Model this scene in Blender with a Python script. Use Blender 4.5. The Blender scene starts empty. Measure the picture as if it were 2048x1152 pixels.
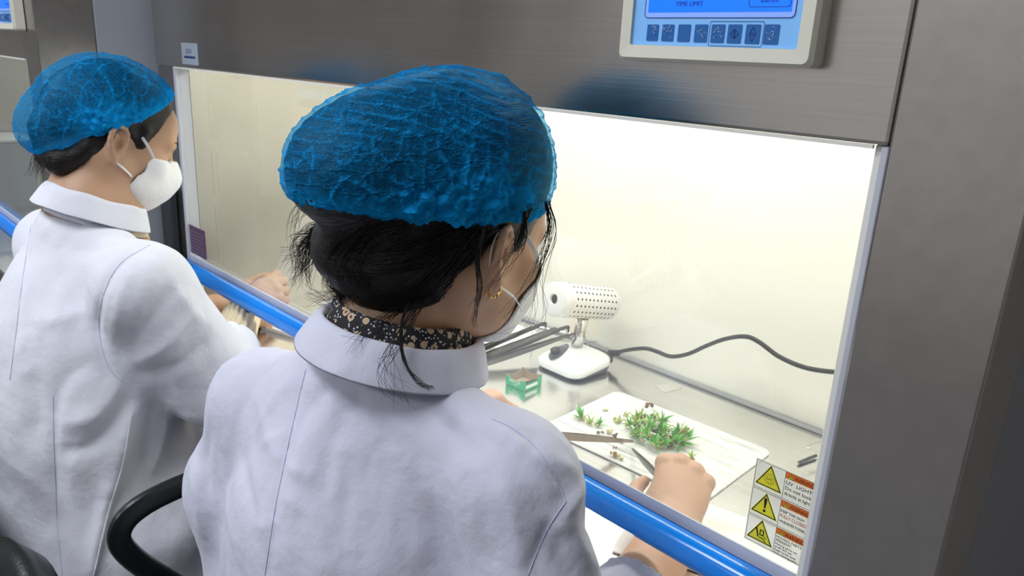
import bpy, bmesh, math, random
import numpy as np
from mathutils import Vector, Matrix, noise
from mathutils.bvhtree import BVHTree

random.seed(4)
rng = np.random.default_rng(4)
SC = bpy.context.scene
COL = SC.collection
PI = math.pi

# ------------------------------------------------------------------ camera
F = 1520.0
RX = np.array([[0.68943818, 0.24208937, -0.68269154],
               [0.72274374, -0.16728851, 0.67056398],
               [0.04812996, -0.95572344, -0.29030366]])   # world axes seen from the camera
CAM = np.array([0.0, -0.65, 1.39])
cam_d = bpy.data.cameras.new('camera')
cam_d.sensor_width = 36.0
cam_d.lens = 36.0 * F / 2048.0
cam_d.clip_start = 0.01
cam_d.dof.use_dof = True
cam_d.dof.focus_distance = 0.80
cam_d.dof.aperture_fstop = 13.0
cam = bpy.data.objects.new('camera', cam_d)
COL.objects.link(cam)
m3 = Matrix([[RX[i][0], -RX[i][1], -RX[i][2]] for i in range(3)])
cam.matrix_world = Matrix.Translation(Vector(CAM)) @ m3.to_4x4()
SC.camera = cam

def ray(px, py):
    return RX @ np.array([px - 1024.0, py - 576.0, F])
def at_y(px, py, y):
    d = ray(px, py); return Vector(CAM + d * ((y - CAM[1]) / d[1]))
def at_z(px, py, z):
    d = ray(px, py); return Vector(CAM + d * ((z - CAM[2]) / d[2]))
def at_x(px, py, x):
    d = ray(px, py); return Vector(CAM + d * ((x - CAM[0]) / d[0]))
def at_d(px, py, zc):
    return Vector(CAM + ray(px, py) * (zc / F))

# ------------------------------------------------------------------ world, lights, exposure
SC.view_settings.view_transform = 'Standard'
SC.view_settings.look = 'None'
SC.view_settings.exposure = 0.0
SC.view_settings.gamma = 1.0
SC.view_settings.use_curve_mapping = False
W = bpy.data.worlds.new('room_air'); SC.world = W
W.use_nodes = True
W.node_tree.nodes['Background'].inputs[0].default_value = (0.75, 0.82, 1.0, 1)
W.node_tree.nodes['Background'].inputs[1].default_value = 0.35

def area(name, loc, size, energy, color, rot=(0, 0, 0)):
    l = bpy.data.lights.new(name, 'AREA'); l.shape = 'RECTANGLE'
    l.size, l.size_y = size; l.energy = energy; l.color = color
    o = bpy.data.objects.new(name, l); o.location = loc; o.rotation_euler = rot
    COL.objects.link(o); return o
ROOM_LAMPS = [(-0.9, -1.3), (-3.0, -1.3), (-0.9, -3.0), (-3.0, -3.0)]
for (x, y) in ROOM_LAMPS:
    area('ceiling_lamp_light', (x, y, 2.66), (1.1, 0.5), 24, (0.90, 0.94, 1.0))
area('far_hood_fill_light', (-2.67, 0.11, 1.475), (1.3, 0.10), 3.5, (0.92, 0.97, 1.0))  # added fill to brighten the far bench interior; its own tube is unlit
# the tube inside the hood
HOOD_LIGHT = area('hood_lamp_light', (-0.97, 0.33, 1.475), (1.3, 0.10), 7, (1.0, 0.985, 0.93))

# ------------------------------------------------------------------ materials
def nm(name):
    m = bpy.data.materials.new(name); m.use_nodes = True
    return m, m.node_tree.nodes, m.node_tree.links, m.node_tree.nodes['Principled BSDF']
def mat(name, col, rough=0.5, metal=0.0, bump=0.0, bscale=200, var=0.0, vscale=8, spec=None, sheen=0, trans=0, emit=None, estr=0, sss=0, coat=0):
    m, N, L, b = nm(name)
    b.inputs['Base Color'].default_value = (*col, 1)
    b.inputs['Roughness'].default_value = rough
    b.inputs['Metallic'].default_value = metal
    if spec is not None: b.inputs['Specular IOR Level'].default_value = spec
    if sheen: b.inputs['Sheen Weight'].default_value = sheen
    if trans: b.inputs['Transmission Weight'].default_value = trans
    if coat: b.inputs['Coat Weight'].default_value = coat; b.inputs['Coat Roughness'].default_value = 0.1
    if sss:
        b.inputs['Subsurface Weight'].default_value = sss
        b.inputs['Subsurface Radius'].default_value = (0.012, 0.005, 0.003)
        b.inputs['Subsurface Scale'].default_value = 0.6
    if emit:
        b.inputs['Emission Color'].default_value = (*emit, 1); b.inputs['Emission Strength'].default_value = estr
    tc = N.new('ShaderNodeTexCoord')
    if var:
        n = N.new('ShaderNodeTexNoise'); n.inputs['Scale'].default_value = vscale; n.inputs['Detail'].default_value = 5
        L.new(tc.outputs['Object'], n.inputs['Vector'])
        mx = N.new('ShaderNodeMix'); mx.data_type = 'RGBA'
        mx.inputs[6].default_value = (*[c * (1 - var) for c in col], 1)
        mx.inputs[7].default_value = (*[min(1, c * (1 + var)) for c in col], 1)
        L.new(n.outputs['Fac'], mx.inputs[0]); L.new(mx.outputs[2], b.inputs['Base Color'])
    if bump:
        n2 = N.new('ShaderNodeTexNoise'); n2.inputs['Scale'].default_value = bscale; n2.inputs['Detail'].default_value = 3
        L.new(tc.outputs['Object'], n2.inputs['Vector'])
        bp = N.new('ShaderNodeBump'); bp.inputs['Strength'].default_value = bump; bp.inputs['Distance'].default_value = 0.002
        L.new(n2.outputs['Fac'], bp.inputs['Height']); L.new(bp.outputs['Normal'], b.inputs['Normal'])
    return m

def steel(name, col, rough, aniso=0.5, grain=(2, 60, 420), smudge=0.06, strength=0.06):
    m, N, L, b = nm(name)
    b.inputs['Metallic'].default_value = 1.0
    b.inputs['Anisotropic'].default_value = aniso
    tc = N.new('ShaderNodeTexCoord')
    mp = N.new('ShaderNodeMapping'); mp.inputs['Scale'].default_value = grain
    L.new(tc.outputs['Object'], mp.inputs['Vector'])
    n = N.new('ShaderNodeTexNoise'); n.inputs['Scale'].default_value = 1.0; n.inputs['Detail'].default_value = 4
    L.new(mp.outputs['Vector'], n.inputs['Vector'])
    n2 = N.new('ShaderNodeTexNoise'); n2.inputs['Scale'].default_value = 9.0; n2.inputs['Detail'].default_value = 4
    L.new(tc.outputs['Object'], n2.inputs['Vector'])
    mr = N.new('ShaderNodeMapRange'); mr.inputs['From Min'].default_value = 0.3; mr.inputs['From Max'].default_value = 0.7
    mr.inputs['To Min'].default_value = rough - smudge; mr.inputs['To Max'].default_value = rough + smudge
    L.new(n2.outputs['Fac'], mr.inputs['Value']); L.new(mr.outputs['Result'], b.inputs['Roughness'])
    mx = N.new('ShaderNodeMix'); mx.data_type = 'RGBA'
    mx.inputs[6].default_value = (*[c * 0.88 for c in col], 1); mx.inputs[7].default_value = (*[min(1, c * 1.1) for c in col], 1)
    n3 = N.new('ShaderNodeTexNoise'); n3.inputs['Scale'].default_value = 5.0; n3.inputs['Detail'].default_value = 2; L.new(tc.outputs['Object'], n3.inputs['Vector'])
    ad = N.new('ShaderNodeMath'); ad.operation = 'MULTIPLY_ADD'; ad.inputs[1].default_value = 1.1; ad.use_clamp = True; L.new(n3.outputs['Fac'], ad.inputs[0])
    sb_ = N.new('ShaderNodeMath'); sb_.operation = 'SUBTRACT'; sb_.inputs[1].default_value = .55; L.new(n.outputs['Fac'], sb_.inputs[0]); L.new(sb_.outputs[0], ad.inputs[2])
    L.new(ad.outputs[0], mx.inputs[0]); L.new(mx.outputs[2], b.inputs['Base Color'])
    bp = N.new('ShaderNodeBump'); bp.inputs['Strength'].default_value = strength; bp.inputs['Distance'].default_value = 0.001
    L.new(n.outputs['Fac'], bp.inputs['Height']); L.new(bp.outputs['Normal'], b.inputs['Normal'])
    return m

def clear(name, tint, refl_rough=0.02, ior=1.5, haze=0.0, hazecol=(0.9, 0.9, 0.9)):
    m, N, L, b = nm(name)
    out = N['Material Output']
    tr = N.new('ShaderNodeBsdfTransparent'); tr.inputs[0].default_value = (*tint, 1)
    gl = N.new('ShaderNodeBsdfGlossy'); gl.inputs['Roughness'].default_value = refl_rough
    lw = N.new('ShaderNodeLayerWeight'); lw.inputs['Blend'].default_value = 0.5
    pw = N.new('ShaderNodeMath'); pw.operation = 'POWER'; pw.inputs[1].default_value = 4.0; L.new(lw.outputs['Facing'], pw.inputs[0])
    r0 = ((ior - 1) / (ior + 1)) ** 2
    fr = N.new('ShaderNodeMath'); fr.operation = 'MULTIPLY_ADD'; fr.inputs[1].default_value = 1 - r0; fr.inputs[2].default_value = r0; L.new(pw.outputs[0], fr.inputs[0])
    mx = N.new('ShaderNodeMixShader'); L.new(fr.outputs[0], mx.inputs[0]); L.new(tr.outputs[0], mx.inputs[1]); L.new(gl.outputs[0], mx.inputs[2])
    last = mx
    if haze:
        df = N.new('ShaderNodeBsdfDiffuse'); df.inputs[0].default_value = (*hazecol, 1)
        m2 = N.new('ShaderNodeMixShader'); m2.inputs[0].default_value = haze
        L.new(last.outputs[0], m2.inputs[1]); L.new(df.outputs[0], m2.inputs[2]); last = m2
    L.new(last.outputs[0], out.inputs[0]); N.remove(b)
    return m

M = {}
M['steel'] = steel('brushed_steel', (0.60, 0.575, 0.55), 0.24, smudge=0.03)
M['steel_v'] = steel('brushed_steel_pillar', (0.50, 0.47, 0.45), 0.27, 0.3, (60, 60, 60), 0.015, 0.01)
M['steel_work'] = steel('work_surface_steel', (0.86, 0.85, 0.83), 0.20, 0.0, (3, 90, 90), 0.08, 0.02)
M['steel_side'] = steel('inner_side_steel', (0.60, 0.57, 0.50), 0.30, 0.3, (60, 3, 3), 0.012, 0.02)
M['chrome'] = mat('polished_metal', (0.72, 0.71, 0.69), 0.18, 1.0)
M['tool_steel'] = mat('forceps_steel', (0.19, 0.18, 0.17), 0.38, 1.0, var=0.2, vscale=40)
M['inner_white'] = mat('inner_white_panel', (0.86, 0.85, 0.79), 0.45, var=0.02)
M['hood_grey'] = mat('painted_grey_panel', (0.31, 0.335, 0.375), 0.35, bump=0.05, bscale=300)
M['dark_panel'] = mat('charcoal_panel', (0.035, 0.04, 0.048), 0.4)
M['alu'] = mat('lavender_grey_channel', (0.55, 0.56, 0.64), 0.35, 0.1)
M['seal'] = mat('pale_channel_seal', (0.78, 0.77, 0.72), 0.4)
M['frost'] = mat('frosted_channel', (0.60, 0.62, 0.68), 0.3)
M['blue_bar'] = mat('blue_plastic_handle', (0.002, 0.23, 0.84), 0.16, spec=0.6)
M['blue_dark'] = mat('deep_blue_groove', (0.0, 0.07, 0.36), 0.35)
M['glass'] = clear('sash_glass', (0.97, 0.985, 0.97), 0.01, 1.8, 0.03, (0.85, 0.86, 0.8))
M['white'] = mat('white_plastic', (0.86, 0.86, 0.86), 0.3)
M['white_paint'] = mat('white_painted_metal', (0.84, 0.84, 0.83), 0.35)
M['cream'] = mat('cream_plastic', (0.72, 0.71, 0.60), 0.4)
M['black'] = mat('black_rubber', (0.012, 0.013, 0.015), 0.45)
M['black_gloss'] = mat('black_plastic', (0.010, 0.011, 0.013), 0.28, bump=0.08, bscale=500)
M['leather'] = mat('black_leather', (0.008, 0.010, 0.011), 0.30, bump=0.15, bscale=260)
M['dkgrey'] = mat('dark_grey_plastic', (0.06, 0.07, 0.09), 0.3)
M['grey'] = mat('mid_grey_plastic', (0.30, 0.31, 0.33), 0.6)
M['lcd_face'] = mat('panel_overlay_blue', (0.22, 0.50, 0.93), 0.25, emit=(0.22, 0.50, 0.93), estr=0.12)
M['lcd'] = mat('lit_lcd', (0.0, 0.1, 0.6), 0.2, emit=(0.01, 0.17, 1.0), estr=0.85)
M['lcd_rim'] = mat('lcd_rim', (0.24, 0.42, 0.95), 0.3, emit=(0.25, 0.42, 1.0), estr=0.25)
M['key'] = mat('membrane_key', (0.015, 0.13, 0.42), 0.3)
M['film'] = mat('crumpled_film', (0.55, 0.68, 0.88), 0.12, spec=0.8)
M['ink'] = mat('black_ink', (0.01, 0.01, 0.012), 0.5)
M['navy'] = mat('navy_ink', (0.0, 0.02, 0.16), 0.5)
M['red_ink'] = mat('red_ink', (0.45, 0.04, 0.05), 0.5)


def thin_print(name, col, clear_=0.45):
    m, N, L, b = nm(name); out = N['Material Output']; b.inputs['Base Color'].default_value = (*col, 1); b.inputs['Roughness'].default_value = .4
    tr = N.new('ShaderNodeBsdfTransparent'); k = max(col); tr.inputs[0].default_value = (*[min(1, c / k) ** .35 for c in col], 1); mx = N.new('ShaderNodeMixShader'); mx.inputs[0].default_value = clear_
    L.new(b.outputs[0], mx.inputs[1]); L.new(tr.outputs[0], mx.inputs[2]); L.new(mx.outputs[0], out.inputs[0]); return m
M['paper'] = mat('white_paper', (0.84, 0.85, 0.80), 0.5)
M['sticker'] = thin_print('sticker_film', (0.88, 0.89, 0.84), .55)
M['orange'] = thin_print('orange_print', (0.88, 0.21, 0.03), .30)
M['yellow'] = thin_print('yellow_print', (0.88, 0.84, 0.06), .5)
M['lab_label'] = mat('pale_blue_label', (0.30, 0.35, 0.42), 0.4)
M['purple'] = mat('purple_print', (0.10, 0.045, 0.11), 0.4)
M['green_card'] = mat('green_card', (0.0, 0.42, 0.17), 0.4)
M['card'] = mat('raw_cardboard', (0.42, 0.33, 0.23), 0.8)
M['tape'] = mat('grey_tape', (0.50, 0.48, 0.44), 0.5)
M['tissue'] = mat('white_tissue', (0.88, 0.86, 0.82), 0.9, bump=0.4, bscale=120)
M['wall'] = mat('room_wall_paint', (0.66, 0.63, 0.60), 0.7)
M['floor'] = mat('floor_vinyl', (0.16, 0.16, 0.16), 0.35, var=0.1)
M['ceil'] = mat('ceiling_panel', (0.75, 0.75, 0.74), 0.8)
M['lamp'] = mat('lamp_diffuser', (0.9, 0.9, 0.9), 0.5, emit=(0.95, 0.97, 1.0), estr=3.0)
M['tube'] = mat('lit_tube', (0.9, 0.9, 0.9), 0.5, emit=(1.0, 0.97, 0.88), estr=4.0)

# ------------------------------------------------------------------ mesh helpers
def link(name, bm, m, parent=None, smooth=False):
    me = bpy.data.meshes.new(name); bm.to_mesh(me); bm.free()
    return linkme(name, me, m, parent, smooth)
def linkme(name, me, m, parent=None, smooth=False):
    for mm in (m if isinstance(m, (list, tuple)) else [m]):
        if mm: me.materials.append(mm)
    if smooth:
        me.polygons.foreach_set('use_smooth', [True] * len(me.polygons))
    o = bpy.data.objects.new(name, me); COL.objects.link(o)
    if parent: o.parent = parent
    return o
def thing(name, label, cat, loc=(0, 0, 0), group=None, rz=0.0):
    o = bpy.data.objects.new(name, None); COL.objects.link(o)
    o.location = loc; o.rotation_euler = (0, 0, rz); o.empty_display_size = 0.05
    tag(o, label, cat, group); return o
def tag(o, label, cat, group=None):
    o['label'] = label; o['category'] = cat
    if group: o['group'] = group
    return o
def struct(name, bm, m):
    o = link(name, bm, m); o['kind'] = 'structure'; return o
def rel(parent):
    """keep world-space geometry under a placed empty"""
    return parent.matrix_basis.inverted()
def box(bm, a, b, bev=0.0, seg=2, mi=0):
    a, b = Vector(a), Vector(b)
    r = bmesh.ops.create_cube(bm, size=1.0)
    vs = r['verts']
    for v in vs:
        v.co = Vector(((a[i] + b[i]) / 2 + v.co[i] * (b[i] - a[i])) for i in range(3))
    fs = {f for v in vs for f in v.link_faces}
    for f in fs: f.material_index = mi
    if bev:
        es = list({e for v in vs for e in v.link_edges})
        rr = bmesh.ops.bevel(bm, geom=es, offset=bev, segments=seg, affect='EDGES', profile=0.6)
        for f in rr['faces']: f.material_index = mi
    return vs
def tube_pts(bm, pts, r, n=8, cap=True, mi=0, flat=None):
    """sweep; r scalar or list; flat=(w,h,upvec) for a flat bar"""
    pts = [Vector(p) for p in pts]
    rs = r if isinstance(r, (list, tuple)) else [r] * len(pts)
    rings = []; prev = None
    for i, p in enumerate(pts):
        t = (pts[min(i + 1, len(pts) - 1)] - pts[max(i - 1, 0)])
        if t.length < 1e-9: t = Vector((0, 0, 1))
        t.normalize()
        if prev is None:
            u = Vector(flat[2]) if flat else (Vector((0, 0, 1)) if abs(t.z) < 0.9 else Vector((1, 0, 0)))
        else: u = prev
        u = (u - t * u.dot(t))
        if u.length < 1e-6: u = t.orthogonal()
        u.normalize(); w = t.cross(u); prev = u
        ring = []
        for k in range(n):
            a = 2 * PI * (k + 0.5) / n
            if flat:
                c = math.copysign(abs(math.cos(a)) ** 0.4, math.cos(a)); s = math.copysign(abs(math.sin(a)) ** 0.4, math.sin(a))
                ring.append(bm.verts.new(p + w * c * flat[0] * rs[i] + u * s * flat[1] * rs[i]))
            else:
                ring.append(bm.verts.new(p + (u * math.cos(a) + w * math.sin(a)) * rs[i]))
        rings.append(ring)
    for i in range(len(rings) - 1):
        for k in range(n):
            f = bm.faces.new((rings[i][k], rings[i][(k + 1) % n], rings[i + 1][(k + 1) % n], rings[i + 1][k])); f.material_index = mi
    if cap:
        bm.faces.new(rings[0][::-1]).material_index = mi; bm.faces.new(rings[-1]).material_index = mi
def catmull(pts, n=6):
    P = [Vector(p) for p in pts]; out = []
    for i in range(len(P) - 1):
        p0, p1, p2, p3 = P[max(i - 1, 0)], P[i], P[i + 1], P[min(i + 2, len(P) - 1)]
        for k in range(n):
            t = k / n
            out.append(0.5 * ((2 * p1) + (-p0 + p2) * t + (2 * p0 - 5 * p1 + 4 * p2 - p3) * t * t + (-p0 + 3 * p1 - 3 * p2 + p3) * t ** 3))
    out.append(P[-1]); return out
def lathe(bm, prof, n=32, mi=0, axis=None, org=(0, 0, 0)):
    """prof [(r,z)] round z, mapped by axis (unit vector) and origin"""
    z = Vector(axis or (0, 0, 1)).normalized(); x = z.orthogonal().normalized(); y = z.cross(x); o = Vector(org)
    rings = []
    for (r, h) in prof:
        rings.append([bm.verts.new(o + z * h + (x * math.cos(2 * PI * k / n) + y * math.sin(2 * PI * k / n)) * max(r, 1e-5)) for k in range(n)])
    for i in range(len(rings) - 1):
        for k in range(n):
            bm.faces.new((rings[i][k], rings[i][(k + 1) % n], rings[i + 1][(k + 1) % n], rings[i + 1][k])).material_index = mi
def rrect(cx, cy, w, h, r, n=5):
    pts = []
    for (sx, sy, a0) in ((1, 1, 0), (-1, 1, 90), (-1, -1, 180), (1, -1, 270)):
        for k in range(n + 1):
            a = math.radians(a0 + 90 * k / n)
            pts.append((cx + sx * (w / 2 - r) + r * math.cos(a), cy + sy * (h / 2 - r) + r * math.sin(a)))
    return pts
def prism(bm, poly, fr, d0, d1, mi=0):
    """2D poly through frame fr(a,b,depth)->Vector, extruded d0..d1"""
    A = [bm.verts.new(fr(a, b, d0)) for a, b in poly]; B = [bm.verts.new(fr(a, b, d1)) for a, b in poly]
    fs = [bm.faces.new(A[::-1]), bm.faces.new(B)]
    for i in range(len(poly)):
        j = (i + 1) % len(poly); fs.append(bm.faces.new((A[i], A[j], B[j], B[i])))
    for f in fs: f.material_index = mi
def fixn(bm): bmesh.ops.recalc_face_normals(bm, faces=bm.faces)
def outline(bm, poly, w, fr, d0, d1, closed=True, mi=0):
    n = len(poly); P = [Vector((a, b, 0)) for a, b in poly]
    for i in range(n if closed else n - 1):
        a, b = P[i], P[(i + 1) % n]; t = (b - a)
        if t.length < 1e-9: continue
        t.normalize(); q = Vector((-t.y, t.x, 0)) * w / 2; e = t * w / 2
        prism(bm, [tuple((a - e - q).xy), tuple((b + e - q).xy), tuple((b + e + q).xy), tuple((a - e + q).xy)], fr, d0, d1, mi)

def text_mesh(s, size, depth=0.0001, xs=1.0):
    cu = bpy.data.curves.new('lettering', 'FONT'); cu.body = s; cu.size = size; cu.align_x = 'LEFT'; cu.extrude = depth
    cu.resolution_u = 3
    o = bpy.data.objects.new('lettering', cu); COL.objects.link(o)
    dg = bpy.context.evaluated_depsgraph_get()
    me = bpy.data.meshes.new_from_object(o.evaluated_get(dg))
    bpy.data.objects.remove(o); bpy.data.curves.remove(cu)
    n = len(me.vertices); co = np.empty(n * 3); me.vertices.foreach_get('co', co); co = co.reshape(-1, 3)
    return me, co
def text(s, size, fr, m, parent, width=None, name='lettering', d=0.0003, bold=0, center=None):
    """lay text in frame fr(a,b,depth) from baseline-left origin; width squeezes it"""
    me, co = text_mesh(s, size)
    if len(co) == 0: return None
    w = co[:, 0].max() - co[:, 0].min(); x0 = co[:, 0].min()
    sx = (width / w) if width else 1.0
    V = [fr((c[0] - x0) * sx, c[1], d + c[2]) for c in co]
    me.vertices.foreach_set('co', np.array(V).ravel())
    me.update()
    return linkme(name, me, m, parent)

# ------------------------------------------------------------------ room shell
bm = bmesh.new(); box(bm, (-7, -4.6, -0.1), (2.6, 1.2, 0)); struct('floor', bm, M['floor'])
bm = bmesh.new(); box(bm, (-7, -4.6, 2.75), (2.6, 1.2, 2.85)); struct('ceiling', bm, M['ceil'])
bm = bmesh.new(); box(bm, (-7, 1.1, 0), (2.6, 1.2, 2.75)); struct('wall_back', bm, M['wall'])
bm = bmesh.new(); box(bm, (-7, -4.6, 0), (2.6, -4.5, 2.75)); struct('wall_front', bm, M['wall'])
bm = bmesh.new(); box(bm, (-7, -4.5, 0), (-6.9, 1.1, 2.75)); struct('wall_left', bm, M['wall'])
bm = bmesh.new(); box(bm, (2.5, -4.5, 0), (2.6, 1.1, 2.75)); struct('wall_right', bm, M['wall'])
for i, (x, y) in enumerate(ROOM_LAMPS):
    t = thing('ceiling_light', 'flat white ceiling light panel above the %s' % ['benches at the right', 'benches at the left', 'room behind the photographer at right', 'room behind the photographer at left'][i], 'light', (x, y, 2.75), 'ceiling light panels')
    bm = bmesh.new(); box(bm, (-.62, -.32, -.06), (.62, .32, 0), 0.01)
    link('housing', bm, M['white_paint'], t)
    bm = bmesh.new(); box(bm, (-.57, -.27, -.066), (.57, .27, -.061))
    link('diffuser', bm, M['lamp'], t)

# ------------------------------------------------------------------ flow hoods
GX0, GX1 = -1.704, -0.243     # glass
HX0, HX1 = -1.826, -0.130     # hood body
GZ0, GZ1 = 0.905, 1.337
WS = 0.78
BY = 0.607                    # inner back
def fr_front(x0, z0, y=0.0, sx=1.0):
    return lambda a, b, d: Vector((x0 + a * sx, y - d, z0 + b))

def control_panel(root):
    # cream housing, lower edge z ~1.394 .. hidden top ~1.50
    cp = bpy.data.objects.new('control_panel', None)
    COL.objects.link(cp); cp.parent = root
    x0, x1, z0, z1 = -0.521, -0.311, 1.393, 1.530
    bm = bmesh.new()
    KP = 0.954
    fr = lambda a, b, d: Vector((a * KP, -.012 - d, 1.39 + (b - 1.39) * KP))
    frt = lambda x, z, d0: (lambda a, b, d: fr(x + a, z + b, d0 + d))
    cx, cz, w, h = (x0 + x1) / 2, (z0 + z1) / 2, x1 - x0, z1 - z0
    # raised rim: outer chamfered box with a recessed face
    o1 = rrect(cx, cz, w, h, 0.006); o2 = rrect(cx, cz, w - .006, h - .006, 0.006)
    i1 = rrect(cx, cz, w - .030, h - .030, 0.002); 
    loops = [(o1, 0.0), (o1, 0.017), (o2, 0.0215), (i1, 0.0205), (i1, 0.0165)]
    R = [[bm.verts.new(fr(a, b, d)) for a, b in L] for L, d in loops]
    n = len(o1)
    for i in range(len(R) - 1):
        for k in range(n): bm.faces.new((R[i][k], R[i][(k + 1) % n], R[i + 1][(k + 1) % n], R[i + 1][k]))
    bm.faces.new(R[0][::-1]); bm.faces.new(R[-1]); fixn(bm)
    link('housing', bm, M['cream'], cp)
    bm = bmesh.new(); prism(bm, rrect(cx, cz, w - .0305, h - .0305, 0.002), fr, 0.0160, 0.0172); fixn(bm)
    link('overlay', bm, M['lcd_face'], cp)
    fa = lambda a, b, d: fr(a, b, 0.0172 + d)
    lx0, lx1, lz0 = -0.4925, -0.3335, 1.4340
    bm = bmesh.new(); prism(bm, rrect((lx0 + lx1) / 2, lz0 + .035, lx1 - lx0, .07, .004), fa, 0, .0004); fixn(bm)
    link('screen_rim', bm, M['lcd_rim'], cp)
    bm = bmesh.new(); outline(bm, rrect((lx0 + lx1) / 2, lz0 + .035, lx1 - lx0, .07, .004), .0006, fa, .0003, .0007); fixn(bm)
    link('screen_border', bm, M['navy'], cp)
    bm = bmesh.new(); prism(bm, rrect((lx0 + lx1) / 2, lz0 + .037, lx1 - lx0 - .0075, .064, .0008), fa, .0004, .0008); fixn(bm)
    link('screen', bm, M['lcd'], cp)
    bm = bmesh.new(); outline(bm, rrect(-.3585, lz0 + .021, .040, .024, .003), .0005, fa, .0008, .0011); fixn(bm)
    link('screen_frame_line', bm, M['navy'], cp)
    text('TIME LIMIT', .0058, frt(-.4565, lz0 + .0105, .0172), M['navy'], cp, .0305, d=.0011)
    text('WORK STATE', .0030, frt(-.3675, lz0 + .0125, .0172), M['navy'], cp, .0175, d=.0011)
    # eight keys
    kx = [-.4810, -.4628, -.4440, -.4252, -.4069, -.3895, -.3711, -.3530]
    for i, x in enumerate(kx):
        wk = .0138 + .0001 * i
        bm = bmesh.new(); prism(bm, rrect(x, 1.4200, wk, .0155 + .0002 * i, .0012), fa, 0, .0006); fixn(bm)
        kb = link('key', bm, M['key'], cp)
        if i not in (2, 5, 6):
            bm = bmesh.new(); rr = random.Random(i)
            for q in range(10):
                c = (x + rr.uniform(-.35, .35) * wk, 1.4200 + rr.uniform(-.3, .45) * .014)
                pts = [(c[0] + rr.uniform(-.0016, .0016), c[1] + rr.uniform(-.0016, .0016)) for _ in range(3)]
                P = [Vector((a, b, 0)) for a, b in pts]
                outline(bm, [tuple(p.xy) for p in P], .00022, fa, .0006, .0009 + .0004 * rr.random(), closed=False)
            fixn(bm); o = link('protective_film', bm, M['film'], cp); o['label'] = 'crumpled clear protective film on the key'
        if i == 5 or i == 6:
            bm = bmesh.new()
            tr = [[(-.0042, 0), (-.0006, .0038), (-.0006, -.0038)], [(.0042, 0), (.0006, .0038), (.0006, -.0038)]] if i == 5 else \
                 [[(0, .0062), (-.0029, .0007), (.0029, .0007)], [(0, -.0062), (-.0029, -.0007), (.0029, -.0007)]]
            for t in tr: outline(bm, [(x + a, 1.4200 + b) for a, b in t], .00045, fa, .0006, .0009)
            fixn(bm); link('arrow_symbol', bm, M['navy'], cp)
    # dotted line round three keys
    bm = bmesh.new()
    loop = rrect((-.4162 - .3612) / 2, 1.4200, .0550, .0215, .0015, 2)
    P = [Vector((a, b, 0)) for a, b in loop]
    for i in range(len(P)):
        a, b = P[i], P[(i + 1) % len(P)]; k = max(1, int((b - a).length / .0011))
        for q in range(k):
            c = a.lerp(b, q / k); outline(bm, [(c.x - .0003, c.y), (c.x + .0003, c.y)], .0004, fa, 0, .0004, False)
    fixn(bm); link('dotted_line', bm, M['navy'], cp)

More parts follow.
